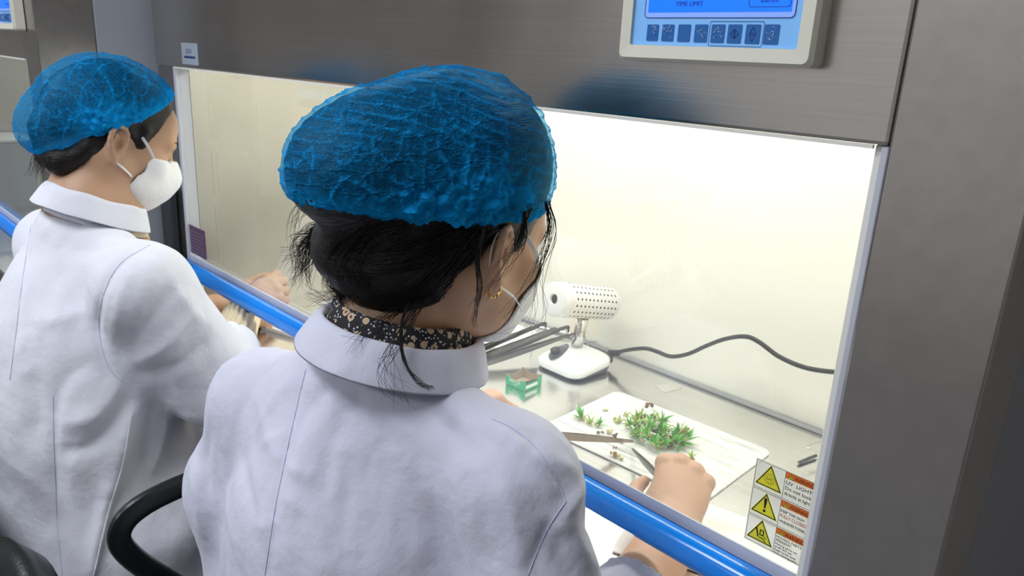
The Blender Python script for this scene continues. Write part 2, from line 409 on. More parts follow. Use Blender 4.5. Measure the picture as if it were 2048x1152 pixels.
def warning_sticker(root):
    ws = bpy.data.objects.new('warning_sticker', None); COL.objects.link(ws); ws.parent = root
    x0, x1, zt, zb = -.3031, -.2405, 1.0265, .9345
    x0 += 0.0; w = x1 - x0; h = (zt - zb) / 3
    fr0 = fr_front(0, 0, -.0045)
    bm = bmesh.new(); prism(bm, [(x0, zb), (x1, zb), (x1, zt), (x0, zt)], fr0, 0, .0002); fixn(bm)
    link('backing', bm, M['sticker'], ws)
    bmL = bmesh.new()
    e = .0011; cx = x0 + w * .50
    for r in range(3):
        bmO, bmY, bmK = bmesh.new(), bmesh.new(), bmesh.new()
        a, b = zt - r * h - e, zt - (r + 1) * h + (.0 if r < 2 else e)
        b += .0006
        outline(bmL, [(x0 + e, b), (x1 - e, b), (x1 - e, a), (x0 + e, a)], .00035, fr0, .0002, .00035)
        outline(bmL, [(cx, b), (cx, a)], .00035, fr0, .0002, .00035, False)
        prism(bmO, [(cx + .0002, a - .0068), (x1 - e - .0002, a - .0068), (x1 - e - .0002, a - .0002), (cx + .0002, a - .0002)], fr0, .0002, .0003)
        tx, tz = (x0 + e + cx) / 2, (a + b) / 2 - .002
        def tri(s): 
            P = [(0, 1.15), (-1.0, -.62), (1.0, -.62)]; out = []
            for (px_, pz_) in P: out.append((tx + px_ * s, tz + pz_ * s * 1.0))
            return out
        prism(bmY, tri(.0142), fr0, .00021, .0003); outline(bmK, tri(.0125), .0010, fr0, .0003, .0004)
        sx_, sz_ = cx + .0055, a - .0050
        prism(bmY, [(sx_ - .003, sz_ - .0012), (sx_ + .003, sz_ - .0012), (sx_, sz_ + .0042)], fr0, .0003, .0004)
        outline(bmK, [(sx_ - .003, sz_ - .0012), (sx_ + .003, sz_ - .0012), (sx_, sz_ + .0042)], .0003, fr0, .0004, .0005)
        outline(bmK, [(sx_, sz_ + .0003), (sx_, sz_ + .0022)], .0005, fr0, .0004, .0005, False)
        text('WARNING', .0060, fr_front(sx_ + .0036, a - .0057, -.0045), M['ink'], ws, .0190, d=.0004)
        f = lambda xx, zz: fr_front(xx, zz, -.0045)
        if r == 0:
            circ = [(tx + .0040 * math.cos(2 * PI * k / 16), tz + .0030 + -.0020 + .0040 * math.sin(2 * PI * k / 16)) for k in range(16)]
            outline(bmK, circ, .00025, fr0, .0003, .0004)
            for k in range(16):
                an = 2 * PI * k / 16; ca, sa = math.cos(an), math.sin(an)
                outline(bmK, [(tx + .0048 * ca, tz + .001 + .0048 * sa), (tx + .0066 * ca, tz + .001 + .0066 * sa)], .0003, fr0, .0003, .0004, False)
            text('UV', .0042, f(tx - .0027, tz - .0004), M['ink'], ws, .0054, d=.0004)
            for s, zz, sz, wd in (('UV  LIGHT.', .0127, .0052, .0270), ('Do not look', .0184, .0052, .0262), ('directly at light.', .0240, .0046, .0262)):
                text(s, sz, f(cx + .0016, a - zz), M['ink'], ws, wd, d=.0003)
        elif r == 1:
            prism(bmK, [(tx - .0012, tz + .0105), (tx + .0012, tz + .0105), (tx + .0016, tz + .0075), (tx + .0006, tz - .001), (tx - .0006, tz - .001), (tx - .0016, tz + .0075)], fr0, .0003, .0004)
            prism(bmK, [(tx + .0015 * math.cos(2 * PI * k / 10), tz - .0036 + .0015 * math.sin(2 * PI * k / 10)) for k in range(10)], fr0, .0003, .0004)
            for s, zz, sz, wd, mm in (('KEEP THIS SASH', .0125, .0040, .0235, 'ink'), ('FULLY CLOSED', .0180, .0050, .0262, 'red_ink'), ('WHENEVER POSSIBLE', .0236, .0040, .0275, 'ink')):
                text(s, sz, f(cx + .0012, a - zz), M[mm], ws, wd, d=.0003)
        else:
            prism(bmK, [(tx - .0055, tz + .005), (tx - .0040, tz + .0058), (tx - .0012, tz - .0040), (tx - .0030, tz - .0036)], fr0, .0003, .0004)
            outline(bmK, [(tx - .0005, tz - .0008), (tx + .0030, tz - .0008), (tx + .0030, tz + .0045), (tx - .0005, tz + .0045)], .0011, fr0, .0003, .0004)
            outline(bmK, [(tx - .0010, tz - .0042), (tx + .0032, tz - .0038), (tx + .0060, tz - .0062)], .0009, fr0, .0003, .0004, False)
            for q in range(2): outline(bmK, [(tx + .0040 + q * .0012, tz - .0012), (tx + .0052 + q * .0012, tz - .0032)], .0004, fr0, .0003, .0004, False)
            for s, zz, sz, wd in (('MOVING PARTS', .0110, .0040, .0255), ('PRESENT.', .0148, .0040, .0165), ('Moving parts can', .0184, .0034, .0225), ('crush and cut.', .0216, .0034, .0180), ('Keep hands away', .0250, .0034, .0225), ('from moving parts.', .0282, .0034, .0240)):
                text(s, sz, f(cx + .0012, a - zz), M['ink'], ws, wd, d=.0003)
        for b_, nme, mm in ((bmO, 'orange_band', 'orange'), (bmY, 'warning_triangle', 'yellow'), (bmK, 'warning_symbol', 'ink')):
            fixn(b_); link(nme, b_, M[mm], ws)
    fixn(bmL); link('grid_lines', bmL, M['ink'], ws)

def make_hood(label):
    root = thing('laminar_flow_hood', label, 'lab hood', (0, 0, 0), 'clean benches')
    P = lambda name, m, *boxes, bev=0.0: _p(root, name, m, boxes, bev)
    # front: header, pillars
    bm = bmesh.new(); box(bm, (-1.802, -.012, GZ1), (-.2330, .04, 2.02), .003, 2); link('header_panel', bm, M['steel'], root)
    bm = bmesh.new(); box(bm, (-.2328, -.0105, .60), (HX1, .10, 2.02), .002, 2); link('front_pillar', bm, M['steel_v'], root)
    bm = bmesh.new(); box(bm, (HX0, .0, .60), (-1.716, .10, 2.02), .004, 2); link('front_pillar', bm, M['steel_v'], root)
    bm = bmesh.new(); box(bm, (HX0 + .001, -.022, .60), (-1.772, -.001, 1.06), .006, 2); link('dark_lower_panel', bm, M['dark_panel'], root)  # plain charcoal panel put in for the dark area low on this pillar
    # sides, painted grey
    for x0, x1 in ((HX1 - .012, HX1 - .0005), (HX0 + .0005, HX0 + .012)):
        bm = bmesh.new(); box(bm, (x0, .1005, .12), (x1, .80, 2.02), .003, 1); link('side_panel', bm, M['hood_grey'], root)
    # interior
    bm = bmesh.new(); box(bm, (GX0 - .01, BY, WS), (GX1 + .0, BY + .012, 1.52)); link('inner_back_panel', bm, M['inner_white'], root)
    bm = bmesh.new(); box(bm, (GX0 - .0115, .021, WS), (GX0 - .001, BY, 1.52)); link('inner_side_panel', bm, M['steel_side'], root)
    bm = bmesh.new(); box(bm, (GX1 + .001, .041, WS), (GX1 + .010, BY, 1.52)); link('inner_side_panel', bm, M['inner_white'], root)
    bm = bmesh.new(); box(bm, (GX0 - .01, .041, 1.52), (GX1 + .01, BY + .012, 1.54)); link('inner_ceiling', bm, M['inner_white'], root)
    bm = bmesh.new(); box(bm, (GX0 - .012, -.05, WS - .03), (GX1 + .010, BY + .012, WS), .004, 2); link('work_surface', bm, M['steel_work'], root)
    bm = bmesh.new(); box(bm, (GX0, BY - .012, WS + .0005), (GX1, BY - .0005, WS + .007), .003, 3); link('cove_strip', bm, M['grey'], root)
    bm = bmesh.new(); box(bm, (HX0 + .013, .15, .12), (HX1 - .013, .79, .74)); link('base_cabinet', bm, M['hood_grey'], root)
    bm = bmesh.new(); box(bm, (HX0 + .02, BY + .05, .75), (HX1 - .02, .79, 2.02)); link('rear_housing', bm, M['hood_grey'], root)
    for x in (HX0 + .05, HX1 - .05):
        for y in (.2, .72):
            bm = bmesh.new(); lathe(bm, [(0, 0), (.03, 0), (.03, .02), (.012, .03), (.012, .12), (0, .12)], 14, org=(x, y, 0)); fixn(bm)
            link('leg', bm, M['black'], root)
    bm = bmesh.new()
    tube_pts(bm, [(GX0 + .08, .33, 1.497), (GX1 - .08, .33, 1.497)], .012, 12); fixn(bm)
    lamp = link('lamp_tube', bm, M['tube'], root, True)
    # sash: channels, glass, handle
    bm = bmesh.new(); box(bm, (-.2450, -.005, .60), (-.2390, .02, GZ1 - .0005), .001, 1); link('sash_seal', bm, M['seal'], root)
    bm = bmesh.new(); box(bm, (-.2388, -.009, .60), (-.2328, .02, GZ1 - .0005), .001, 1); link('sash_channel', bm, M['alu'], root)
    bm = bmesh.new(); box(bm, (-1.7158, -.009, .60), (-1.7045, .02, GZ1 - .0005), .001, 1); link('sash_channel', bm, M['alu'], root)
    bm = bmesh.new(); box(bm, (GX0, -.011, GZ1 - .0035), (-.245, -.0075, GZ1 - .0005)); link('header_edge_strip', bm, M['seal'], root)
    bm = bmesh.new(); box(bm, (GX0, -.004, GZ0), (-.2452, .002, GZ1 + .0)); g = link('sash_glass', bm, M['glass'], root)
    bm = bmesh.new(); box(bm, (GX0, -.0065, GZ0 + .002), (-.2452, -.0045, GZ0 + .021)); link('glass_edge_channel', bm, M['frost'], root)
    # handle: D-section extrusion with a groove along the top
    prof = [(-.005, .914), (-.005, .908), (-.0125, .9075), (-.0135, .9125), (-.021, .9145), (-.028, .912), (-.034, .906), (-.037, .898), (-.036, .890), (-.031, .884), (-.022, .881), (-.010, .881), (-.005, .884)]
    bm = bmesh.new()
    A = [bm.verts.new((GX0 - .026, y, z + .003)) for y, z in prof]; B = [bm.verts.new((-.246, y, z + .003)) for y, z in prof]
    bm.faces.new(A); bm.faces.new(B[::-1])
    for i in range(len(prof)): bm.faces.new((A[i], A[(i + 1) % len(prof)], B[(i + 1) % len(prof)], B[i]))
    fixn(bm)
    h = link('sash_handle', bm, M['blue_bar'], root)
    for i in range(3, 12):
        pass
    me = h.data; me.polygons.foreach_set('use_smooth', [len(p.vertices) == 4 for p in me.polygons])
    try: me.set_sharp_from_angle(angle=math.radians(40))
    except Exception: pass
    bm = bmesh.new(); box(bm, (GX0 - .0, -.0124, .9104), (-.247, -.0052, .9114)); link('handle_groove', bm, M['blue_dark'], root)
    # small labels
    bm = bmesh.new(); box(bm, (-1.650, -.0132, 1.344), (-1.568, -.0123, 1.386)); o = link('paper_label', bm, M['lab_label'], root); o['label'] = 'small pale paper label at the lower left of the header'
    f = fr_front(0, 0, -.0132)
    text('S.L2', .012, fr_front(-1.6255, 1.3665, -.0132), M['navy'], o, .026, d=.0003)
    bm = bmesh.new()
    for k in range(13): prism(bm, [(-1.637 + k * .0043, 1.3565), (-1.6338 + k * .0043, 1.3565), (-1.6338 + k * .0043, 1.360 + .001 * (k % 3)), (-1.637 + k * .0043, 1.360)], f, .0001, .0004)
    fixn(bm); link('small_print', bm, M['navy'], o)
    bm = bmesh.new(); box(bm, (-1.703, -.0047, .9315), (-1.618, -.0042, .996)); o = link('purple_label', bm, M['purple'], root); o['label'] = 'purple printed sheet stuck on the lower left corner of the glass'
    bm = bmesh.new()
    for k in range(7): prism(bm, [(-1.700, .938 + .0075 * k), (-1.626, .938 + .0075 * k), (-1.626, .9386 + .0075 * k), (-1.700, .9386 + .0075 * k)], fr_front(0, 0, -.0047), 0, .0002)
    fixn(bm); link('print_lines', bm, M['grey'], o)
    control_panel(root); warning_sticker(root)
    return root

def copy_tree(o, parent=None):
    c = o.copy(); COL.objects.link(c); c.parent = parent
    for ch in list(o.children): copy_tree(ch, c)
    return c

hood = make_hood('stainless steel clean bench with a lit white interior where both workers sit')
#NEIGHBOUR
bpy.context.view_layer.update()
hood2 = copy_tree(hood); hood2.location = (-1.703, -.22, 0)
hood2['label'] = 'second clean bench at the far left edge, standing further forward and dimly lit'
for o in list(hood2.children):
    if o.name.startswith('control_panel'): o.location.x += .10
    if o.name.startswith('lamp_tube'):
        o.data = o.data.copy(); o.data.materials.clear(); o.data.materials.append(M['white'])

# ------------------------------------------------------------------ things on the work surface
def pz(px, py, z=WS): return at_z(px, py, z)

# --- infrared sterilizer
def make_sterilizer():
    root = thing('loop_sterilizer', 'white infrared loop sterilizer with a perforated barrel on a slanted foot', 'sterilizer', (-0.949, 0.472, WS + .0004))
    # base: rounded square, domed top
    def ringpts(s, z, dx=0, dy=0): return [Vector((a * s + dx, b * s + dy, z)) for a, b in rrect(0, 0, .122, .122, .028, 6)]
    bm = bmesh.new()
    prof = [(.985, .010), (1.0, .014), (1.0, .020), (.97, .0235), (.90, .0265), (.75, .0315), (.5, .0385), (.3, .042), (.18, .0435)]
    R = [[bm.verts.new(p + Vector((0, 0, (p.y / .06) * .004))) for p in ringpts(s, z, 0, .012 * (1 - s))] for s, z in prof]
    n = len(R[0])
    for i in range(len(R) - 1):
        for k in range(n): bm.faces.new((R[i][k], R[i][(k + 1) % n], R[i + 1][(k + 1) % n], R[i + 1][k]))
    bm.faces.new(R[0][::-1]); bm.faces.new(R[-1]); fixn(bm)
    link('base', bm, M['white'], root, True)
    bm = bmesh.new()
    R = [[bm.verts.new(p) for p in ringpts(s, z)] for s, z in ((.90, .003), (.97, .0045), (.985, .0115))]
    for i in range(2):
        for k in range(n): bm.faces.new((R[i][k], R[i][(k + 1) % n], R[i + 1][(k + 1) % n], R[i + 1][k]))
    bm.faces.new(R[0][::-1]); bm.faces.new(R[-1]); fixn(bm)
    link('base_skirt', bm, M['dkgrey'], root)
    for sx in (-1, 1):
        for sy in (-1, 1):
            bm = bmesh.new(); lathe(bm, [(0, 0), (.006, 0), (.006, .004), (0, .004)], 12, org=(sx * .042, sy * .042, 0)); fixn(bm); link('rubber_foot', bm, M['black'], root)
    # knob plate (oval, on the sloping left front)
    o = Vector((-.020, -.026, .0365)); nrm = Vector((-.16, -.22, .96)).normalized()
    u = Vector((-.10, 1, .2)).normalized(); u = (u - nrm * u.dot(nrm)).normalized(); v = nrm.cross(u)
    fo = lambda a, b, d: o + u * a + v * b + nrm * d
    bm = bmesh.new(); prism(bm, [(.030 * math.cos(2 * PI * k / 28), .0135 * math.sin(2 * PI * k / 28)) for k in range(28)], fo, -.004, .002); fixn(bm)
    pl = link('control_plate', bm, M['dkgrey'], root)
    bm = bmesh.new(); prism(bm, [(.0185, -.009), (.0210, -.008), (.0210, .008), (.0185, .009)], fo, .002, .0023); fixn(bm); link('print_strip', bm, M['grey'], pl)
    bm = bmesh.new(); lathe(bm, [(0, .002), (.0105, .002), (.0100, .010), (.0085, .0115), (0, .0115)], 20, axis=nrm, org=o - u * .010); fixn(bm); link('knob', bm, M['black_gloss'], pl, True)
    # post
    p0 = Vector((-.004, .010, .040)); p1 = Vector((.006, .010, .108))
    bm = bmesh.new(); tube_pts(bm, [p0, p1], .0125, 20); fixn(bm); po = link('post', bm, M['chrome'], root, True)
    bm = bmesh.new(); lathe(bm, [(0, -.001), (.017, -.001), (.016, .004), (0, .004)], 20, org=p0); fixn(bm); link('collar', bm, M['white'], root)
    # barrel
    c0 = Vector((.002, -.078, .1645)); c1 = Vector((.002, .096, .122)); ax = (c1 - c0).normalized(); L_ = (c1 - c0).length; r = .0345
    bm = bmesh.new(); lathe(bm, [(.0095, .004), (.0105, 0), (.028, 0), (.0325, .0015), (r, .006), (r, .020), (r - .0012, .0205), (r - .0012, .0225), (r, .023), (r, L_ - .006), (r - .003, L_ - .001), (.02, L_), (0, L_)], 40, axis=ax, org=c0)
    lathe(bm, [(.0095, .004), (.0095, .05), (0, .05)], 40, axis=ax, org=c0)
    bmesh.ops.remove_doubles(bm, verts=bm.verts, dist=1e-6); fixn(bm)
    b = link('barrel', bm, M['white_paint'], root)
    b.data.polygons.foreach_set('use_smooth', [True] * len(b.data.polygons))
    try: b.data.set_sharp_from_angle(angle=math.radians(35))
    except Exception: pass
    bm = bmesh.new(); lathe(bm, [(.0094, .006), (.0094, .03), (0, .03)], 24, axis=ax, org=c0); fixn(bm)
    o2 = link('heating_bore', bm, M['tool_steel'], b, True); o2['label'] = 'dark round bore in the front face'
    bm = bmesh.new(); x = ax.orthogonal().normalized(); y = ax.cross(x)
    for j in range(16):
        a = 2 * PI * j / 16 + .1; d = x * math.cos(a) + y * math.sin(a)
        for k in range(11):
            h = .034 + .0125 * k
            lathe(bm, [(0, 0), (.0025, 0)], 8, axis=d, org=c0 + ax * h + d * (r + .0003))
    fixn(bm); o3 = link('vent_holes', bm, M['black'], b); o3['kind'] = 'stuff'
    # plug and cord
    w0 = Vector(root.location)
    bm = bmesh.new()
    q = [at_y(1205, 704, .545) - w0, at_y(1222, 706, .545) - w0, at_y(1238, 706, .548) - w0]
    q[0] = Vector((.045, .058, .016))
    tube_pts(bm, [q[0], q[1], q[2]], [.0085, .0085, .0065], 10); fixn(bm)
    link('plug', bm, M['black'], root)
    px = [(1232, 705, .548), (1262, 699, .55), (1292, 697, .552), (1316, 704, .554), (1342, 713, .556), (1376, 708, .558), (1412, 692, .56), (1450, 678, .56), (1490, 673, .56), (1518, 684, .56), (1556, 712, .56), (1600, 732, .56), (1640, 741, .56), (1690, 745, .56)]
    pts = [at_y(*p) - w0 for p in px] + [at_y(1760, 744, .56) - w0, at_y(1900, 735, .56) - w0]
    bm = bmesh.new(); tube_pts(bm, catmull(pts, 5), .0042, 8); fixn(bm)
    link('power_cord', bm, M['black'], root, True)
    return root
make_sterilizer()

# --- paper clip box
def make_clip_box():
    root = thing('paper_clip_box', 'small open green cardboard paper clip box near the sterilizer', 'box', (-0.952, 0.330, WS + .0003), rz=math.radians(4))
    hx, hy, h, t = .0245, .025, .023, .0008
    def panel(name, poly, fr, m=None):
        bm = bmesh.new(); prism(bm, poly, fr, 0, t)
        fixn(bm)
        for f in bm.faces: f.material_index = 1
        return bm
    sag = lambda L: [(-L, 0.0006), (L, 0.0006), (L, h)] + [(L - 2 * L * k / 10, h - .0075 * math.sin(PI * k / 10)) for k in range(1, 10)] + [(-L, h)]
    def wall(fr, L):
        bm = bmesh.new(); prism(bm, sag(L), fr, 0, t); fixn(bm)
        # outer face green, rest raw board
        bm.faces.ensure_lookup_table()
        for f in bm.faces: f.material_index = 1
        fs = sorted(bm.faces, key=lambda f: -f.calc_area())[:2]
        c = Vector((0, 0, h / 2))
        fs.sort(key=lambda f: -(Vector((f.calc_center_median().x, f.calc_center_median().y, 0)).length)); fs[0].material_index = 0
        return bm
    mm = (M['green_card'], M['card'])
    fF = lambda a, b, d: Vector((a, -hy + d, b)); fB = lambda a, b, d: Vector((a, hy - d, b))
    fL = lambda a, b, d: Vector((-hx + d, a, b)); fR = lambda a, b, d: Vector((hx - d, a, b))
    for nme, f, L in (('front_wall', fF, hx), ('back_wall', fB, hx), ('side_wall', fL, hy - t * 1.5), ('side_wall', fR, hy - t * 1.5)):
        link(nme, wall(f, L), mm, root)
    bm = bmesh.new(); box(bm, (-hx + t, -hy + t, .0003), (hx - t, hy - t, .0012)); link('bottom', bm, M['card'], root)
    text('PAPER CLIPS', .0085, lambda a, b, d: Vector((-.016 + a, -hy - d, .0095 + b)), M['paper'], root, .029, d=.0002)
    bm = bmesh.new(); f = lambda a, b, d: Vector((a, -hy - d, b))
    for k in range(4): prism(bm, [(-.005 + .003 * k, .006), (-.003 + .003 * k, .006), (-.003 + .003 * k, .0075), (-.005 + .003 * k, .0075)], f, 0.0001, .0003)
    fixn(bm); link('small_print', bm, M['paper'], root)
    fr = lambda a, b, d: Vector((hx + d, a, b))
    bm = bmesh.new(); prism(bm, [(-.0225, .0145), (.010, .0145), (.010, .0175), (-.0225, .0215)], fr, .0001, .0003); fixn(bm); o = link('end_flap', bm, M['dkgrey'], root)
    bm = bmesh.new(); prism(bm, [(-.022, .005), (.012, .005), (.012, .011), (-.022, .011)], fr, .0001, .0003); fixn(bm); link('end_label', bm, M['paper'], root)
make_clip_box()

# --- cutting plate
M['plate'] = None
m, N, L, b = nm('scratched_white_plate')
tc = N.new('ShaderNodeTexCoord'); mp = N.new('ShaderNodeMapping'); mp.inputs['Scale'].default_value = (8, 60, 1); mp.inputs['Rotation'].default_value = (0, 0, .2)
L.new(tc.outputs['Object'], mp.inputs['Vector']); n1 = N.new('ShaderNodeTexNoise'); n1.inputs['Scale'].default_value = 1.5; n1.inputs['Detail'].default_value = 8
L.new(mp.outputs['Vector'], n1.inputs['Vector']); rp = N.new('ShaderNodeValToRGB'); rp.color_ramp.elements[0].position = .30; rp.color_ramp.elements[0].color = (.52, .53, .52, 1); rp.color_ramp.elements[1].position = .58; rp.color_ramp.elements[1].color = (.80, .79, .77, 1)
L.new(n1.outputs['Fac'], rp.inputs[0]); L.new(rp.outputs[0], b.inputs['Base Color']); b.inputs['Roughness'].default_value = .35
M['plate'] = m
PL = [(-.818, .444), (-.497, .473), (-.490, .237), (-.803, .230)]
root = thing('cutting_plate', 'white scratched cutting plate on the work surface under the plantlets', 'plate', (-.652, .346, WS), rz=math.radians(3))
bm = bmesh.new()
o1 = rrect(0, 0, .318, .228, .016, 5)
Rr = [[bm.verts.new((a * s, b_ * s, z)) for a, b_ in o1] for s, z in ((.99, .0006), (1, .0014), (1, .0028), (.992, .0036))]
for i in range(3):
    for k in range(len(o1)): bm.faces.new((Rr[i][k], Rr[i][(k + 1) % len(o1)], Rr[i + 1][(k + 1) % len(o1)], Rr[i + 1][k]))
bm.faces.new(Rr[0][::-1]); bm.faces.new(Rr[-1]); fixn(bm)
link('slab', bm, M['plate'], root)
bm = bmesh.new(); outline(bm, [(-.155, -.072), (.12, -.080)], .0012, lambda a, b_, d: Vector((a, b_, .0036 + d)), 0, .0003, False); fixn(bm)
link('score_line', bm, M['grey'], root)
PZ = WS + .0036

# --- plantlets
M['leaf'] = mat('fresh_leaf', (0.10, 0.42, 0.03), 0.45, var=.35, vscale=60, sss=0)
M['leaf2'] = mat('pale_leaf', (0.34, 0.52, 0.07), 0.45, var=.35, vscale=60)
M['bract'] = mat('cream_base', (0.58, 0.52, 0.22), 0.6, var=.3, vscale=80)
M['brown_bit'] = mat('browned_base', (0.16, 0.09, 0.05), 0.7, var=.4, vscale=90)
M['ochre'] = mat('ochre_base', (0.40, 0.24, 0.03), 0.7, var=.3, vscale=90)
def leaf(bm, base, d, up, L_, w):
    d = d.normalized(); s = d.cross(up)
    if s.length < 1e-4: s = d.orthogonal()
    s.normalize(); nn = s.cross(d)
    prof = [(0, .35, 0), (.3, 1.0, .05), (.62, .75, .06), (1.0, .05, -.04)]
    prev = None
    for t, ww, lift in prof:
        c = base + d * L_ * t + nn * lift * L_
        row = [bm.verts.new(c - s * w * ww), bm.verts.new(c - nn * w * .3 * ww), bm.verts.new(c + s * w * ww)]
        if prev:
            for k in range(2): bm.faces.new((prev[k], prev[k + 1], row[k + 1], row[k]))
        prev = row
def plantlet_mesh(seed, nl, size, lm, base_m):
    rr = random.Random(seed)
    a, b_ = bmesh.new(), bmesh.new()
    ax = Vector((rr.uniform(-.6, .6), rr.uniform(-.6, .6), 1)).normalized()
    for k in range(nl):
        an = k * 2.4 + rr.uniform(-.3, .3); t = k / nl
        x = ax.orthogonal().normalized(); y = ax.cross(x)
        d = (x * math.cos(an) + y * math.sin(an)) * (1 - .6 * t) + ax * (.25 + .9 * t)
        leaf(a, ax * size * (.18 + .35 * t), d, ax, size * rr.uniform(.9, 1.5), size * rr.uniform(.12, .18))
    for k in range(5):
        c = Vector((rr.uniform(-.35, .35), rr.uniform(-.35, .35), rr.uniform(.12, .45))) * size
        r = bmesh.ops.create_icosphere(b_, subdivisions=1, radius=size * rr.uniform(.16, .28))
        for v in r['verts']: v.co = Vector((v.co.x * rr.uniform(.7, 1.3), v.co.y, v.co.z)) + c
    return a, b_
def place_plantlet(i, px, py, size, lm, bmn, nl, lift, label):
    p = at_z(px, py, PZ + lift)
    t = thing('plantlet', label, 'plant cutting', p, 'plantlets on the cutting plate', rz=i * 1.3)
    a, b_ = plantlet_mesh(100 + i, nl, size, lm, bmn)
    mz = min([v.co.z for v in a.verts] + [v.co.z for v in b_.verts])
    t.location.z = PZ + .0004 + lift - mz
    if nl:
        o = link('leaves', a, M[lm], t)
        for f in o.data.polygons: f.use_smooth = True
    else: a.free()
    link('stem_base', b_, M[bmn], t, True)
G = [(1164, 842, .017, 'leaf', 'bract', 12, 0, 'bright green spiky plantlet lying apart at the left edge of the cutting plate'),
     (1196, 853, .012, 'leaf', 'bract', 9, 0, 'little green tuft just right of the spiky plantlet set apart on the left')]
for (x, y) in ((1180, 848),): G.append((x, y, .012, 'leaf2', 'bract', 7, 0, 'pale yellow-green tuft between the two separate green plantlets on the left'))
HE = 'small green plantlet somewhere in the dense heap in the middle of the cutting plate'
for (x, y, s, lm, bb, nl, lf) in [
    (1243, 846, .012, 'leaf2', 'bract', 7, 0), (1256, 856, .014, 'leaf', 'bract', 9, 0), (1270, 842, .015, 'leaf2', 'bract', 9, 0), (1283, 838, .014, 'leaf2', 'brown_bit', 8, .006),
    (1298, 848, .015, 'leaf', 'bract', 10, .006), (1318, 850, .019, 'leaf', 'bract', 12, .002), (1275, 862, .015, 'leaf2', 'brown_bit', 9, .004), (1292, 866, .016, 'leaf', 'bract', 10, .010),
    (1312, 870, .016, 'leaf', 'brown_bit', 10, .008), (1330, 866, .014, 'leaf2', 'brown_bit', 9, .004), (1262, 874, .013, 'leaf', 'bract', 9, 0), (1280, 882, .016, 'leaf', 'bract', 10, .002),
    (1300, 886, .016, 'leaf', 'bract', 11, .004), (1322, 886, .016, 'leaf', 'ochre', 10, .006), (1342, 880, .016, 'leaf', 'brown_bit', 10, .004), (1360, 878, .020, 'leaf', 'bract', 12, .003),
    (1362, 892, .018, 'leaf', 'ochre', 11, .0), (1340, 896, .014, 'leaf2', 'brown_bit', 9, 0), (1318, 899, .013, 'leaf2', 'bract', 8, 0), (1305, 858, .013, 'leaf2', 'bract', 7, .014), (1332, 878, .013, 'leaf2', 'bract', 7, .012),
    (1250, 836, .011, 'leaf2', 'bract', 6, .004), (1266, 850, .012, 'leaf2', 'bract', 6, .012), (1288, 852, .012, 'leaf2', 'brown_bit', 6, .014), (1306, 838, .012, 'leaf2', 'brown_bit', 7, .004), (1296, 876, .014, 'leaf', 'bract', 9, .014),
    (1318, 862, .014, 'leaf', 'brown_bit', 9, .014), (1350, 888, .014, 'leaf', 'brown_bit', 9, .010), (1310, 893, .013, 'leaf', 'bract', 9, .010), (1374, 886, .017, 'leaf', 'bract', 11, .006), (1278, 872, .012, 'leaf2', 'bract', 7, .012),
    (1330, 893, .013, 'leaf', 'ochre', 9, .006), (1268, 866, .012, 'leaf', 'bract', 8, .008)]:
    G.append((x, y, s, lm, bb, nl, lf, {'leaf': 'bright green', 'leaf2': 'pale yellow-green'}[lm] + ' plantlet with %s base in the dense heap on the cutting plate' % {'bract': 'a cream', 'brown_bit': 'a brown', 'ochre': 'an ochre'}[bb]))
G.append((1382, 924, .013, 'leaf2', 'ochre', 8, 0, 'yellow-green plantlet lying right of the gloved-free hand beyond its knuckles'.replace('gloved-free ', 'bare ')))
BI = [(1212, 823, .008, 'bract', 'cream plant scrap at the far edge of the plate above the heap'), (1232, 846, .009, 'bract', 'cream stem scrap touching the left end of the plantlet heap'),
      (1297, 829, .012, 'brown_bit', 'brown stem stub standing at the top of the plantlet heap'), (1199, 868, .008, 'brown_bit', 'brown scrap beside the left forceps blade'),
      (1220, 868, .009, 'bract', 'cream scrap just above the left forceps blade'), (1228, 876, .009, 'brown_bit', 'brown and cream scrap lying against the left forceps blade'),
      (1240, 885, .008, 'bract', 'cream scrap below the left forceps blade near the heap'), (1229, 897, .006, 'brown_bit', 'tiny brown crumb alone below the left forceps'),
      (1224, 914, .011, 'ochre', 'ochre plant scrap near the blue handle left of the hand'), (1237, 919, .010, 'bract', 'cream and green scrap right beside the ochre one'),
      (1366, 882, .014, 'ochre', 'orange-brown ball of callus at the right end of the heap')]
for i, (x, y, s, lm, bb, nl, lf, lab) in enumerate(G): place_plantlet(i, x, y, s, lm, bb, nl, lf, lab)
for i, (x, y, s, bb, lab) in enumerate(BI):
    t = thing('plant_scrap', lab, 'plant scrap', at_z(x, y, PZ), 'plant scraps on the plate', rz=i)
    a, b_ = plantlet_mesh(500 + i, 0, s * 1.3, None, bb)
    a.free()
    for v in b_.verts: v.co += Vector(noise.noise_vector(v.co * 160)) * s * .18
    mz = min(v.co.z for v in b_.verts); t.location.z = PZ + .0003 - mz + (.012 if i in (2, 10) else 0)
    link('stem_base', b_, M[bb], t, True)

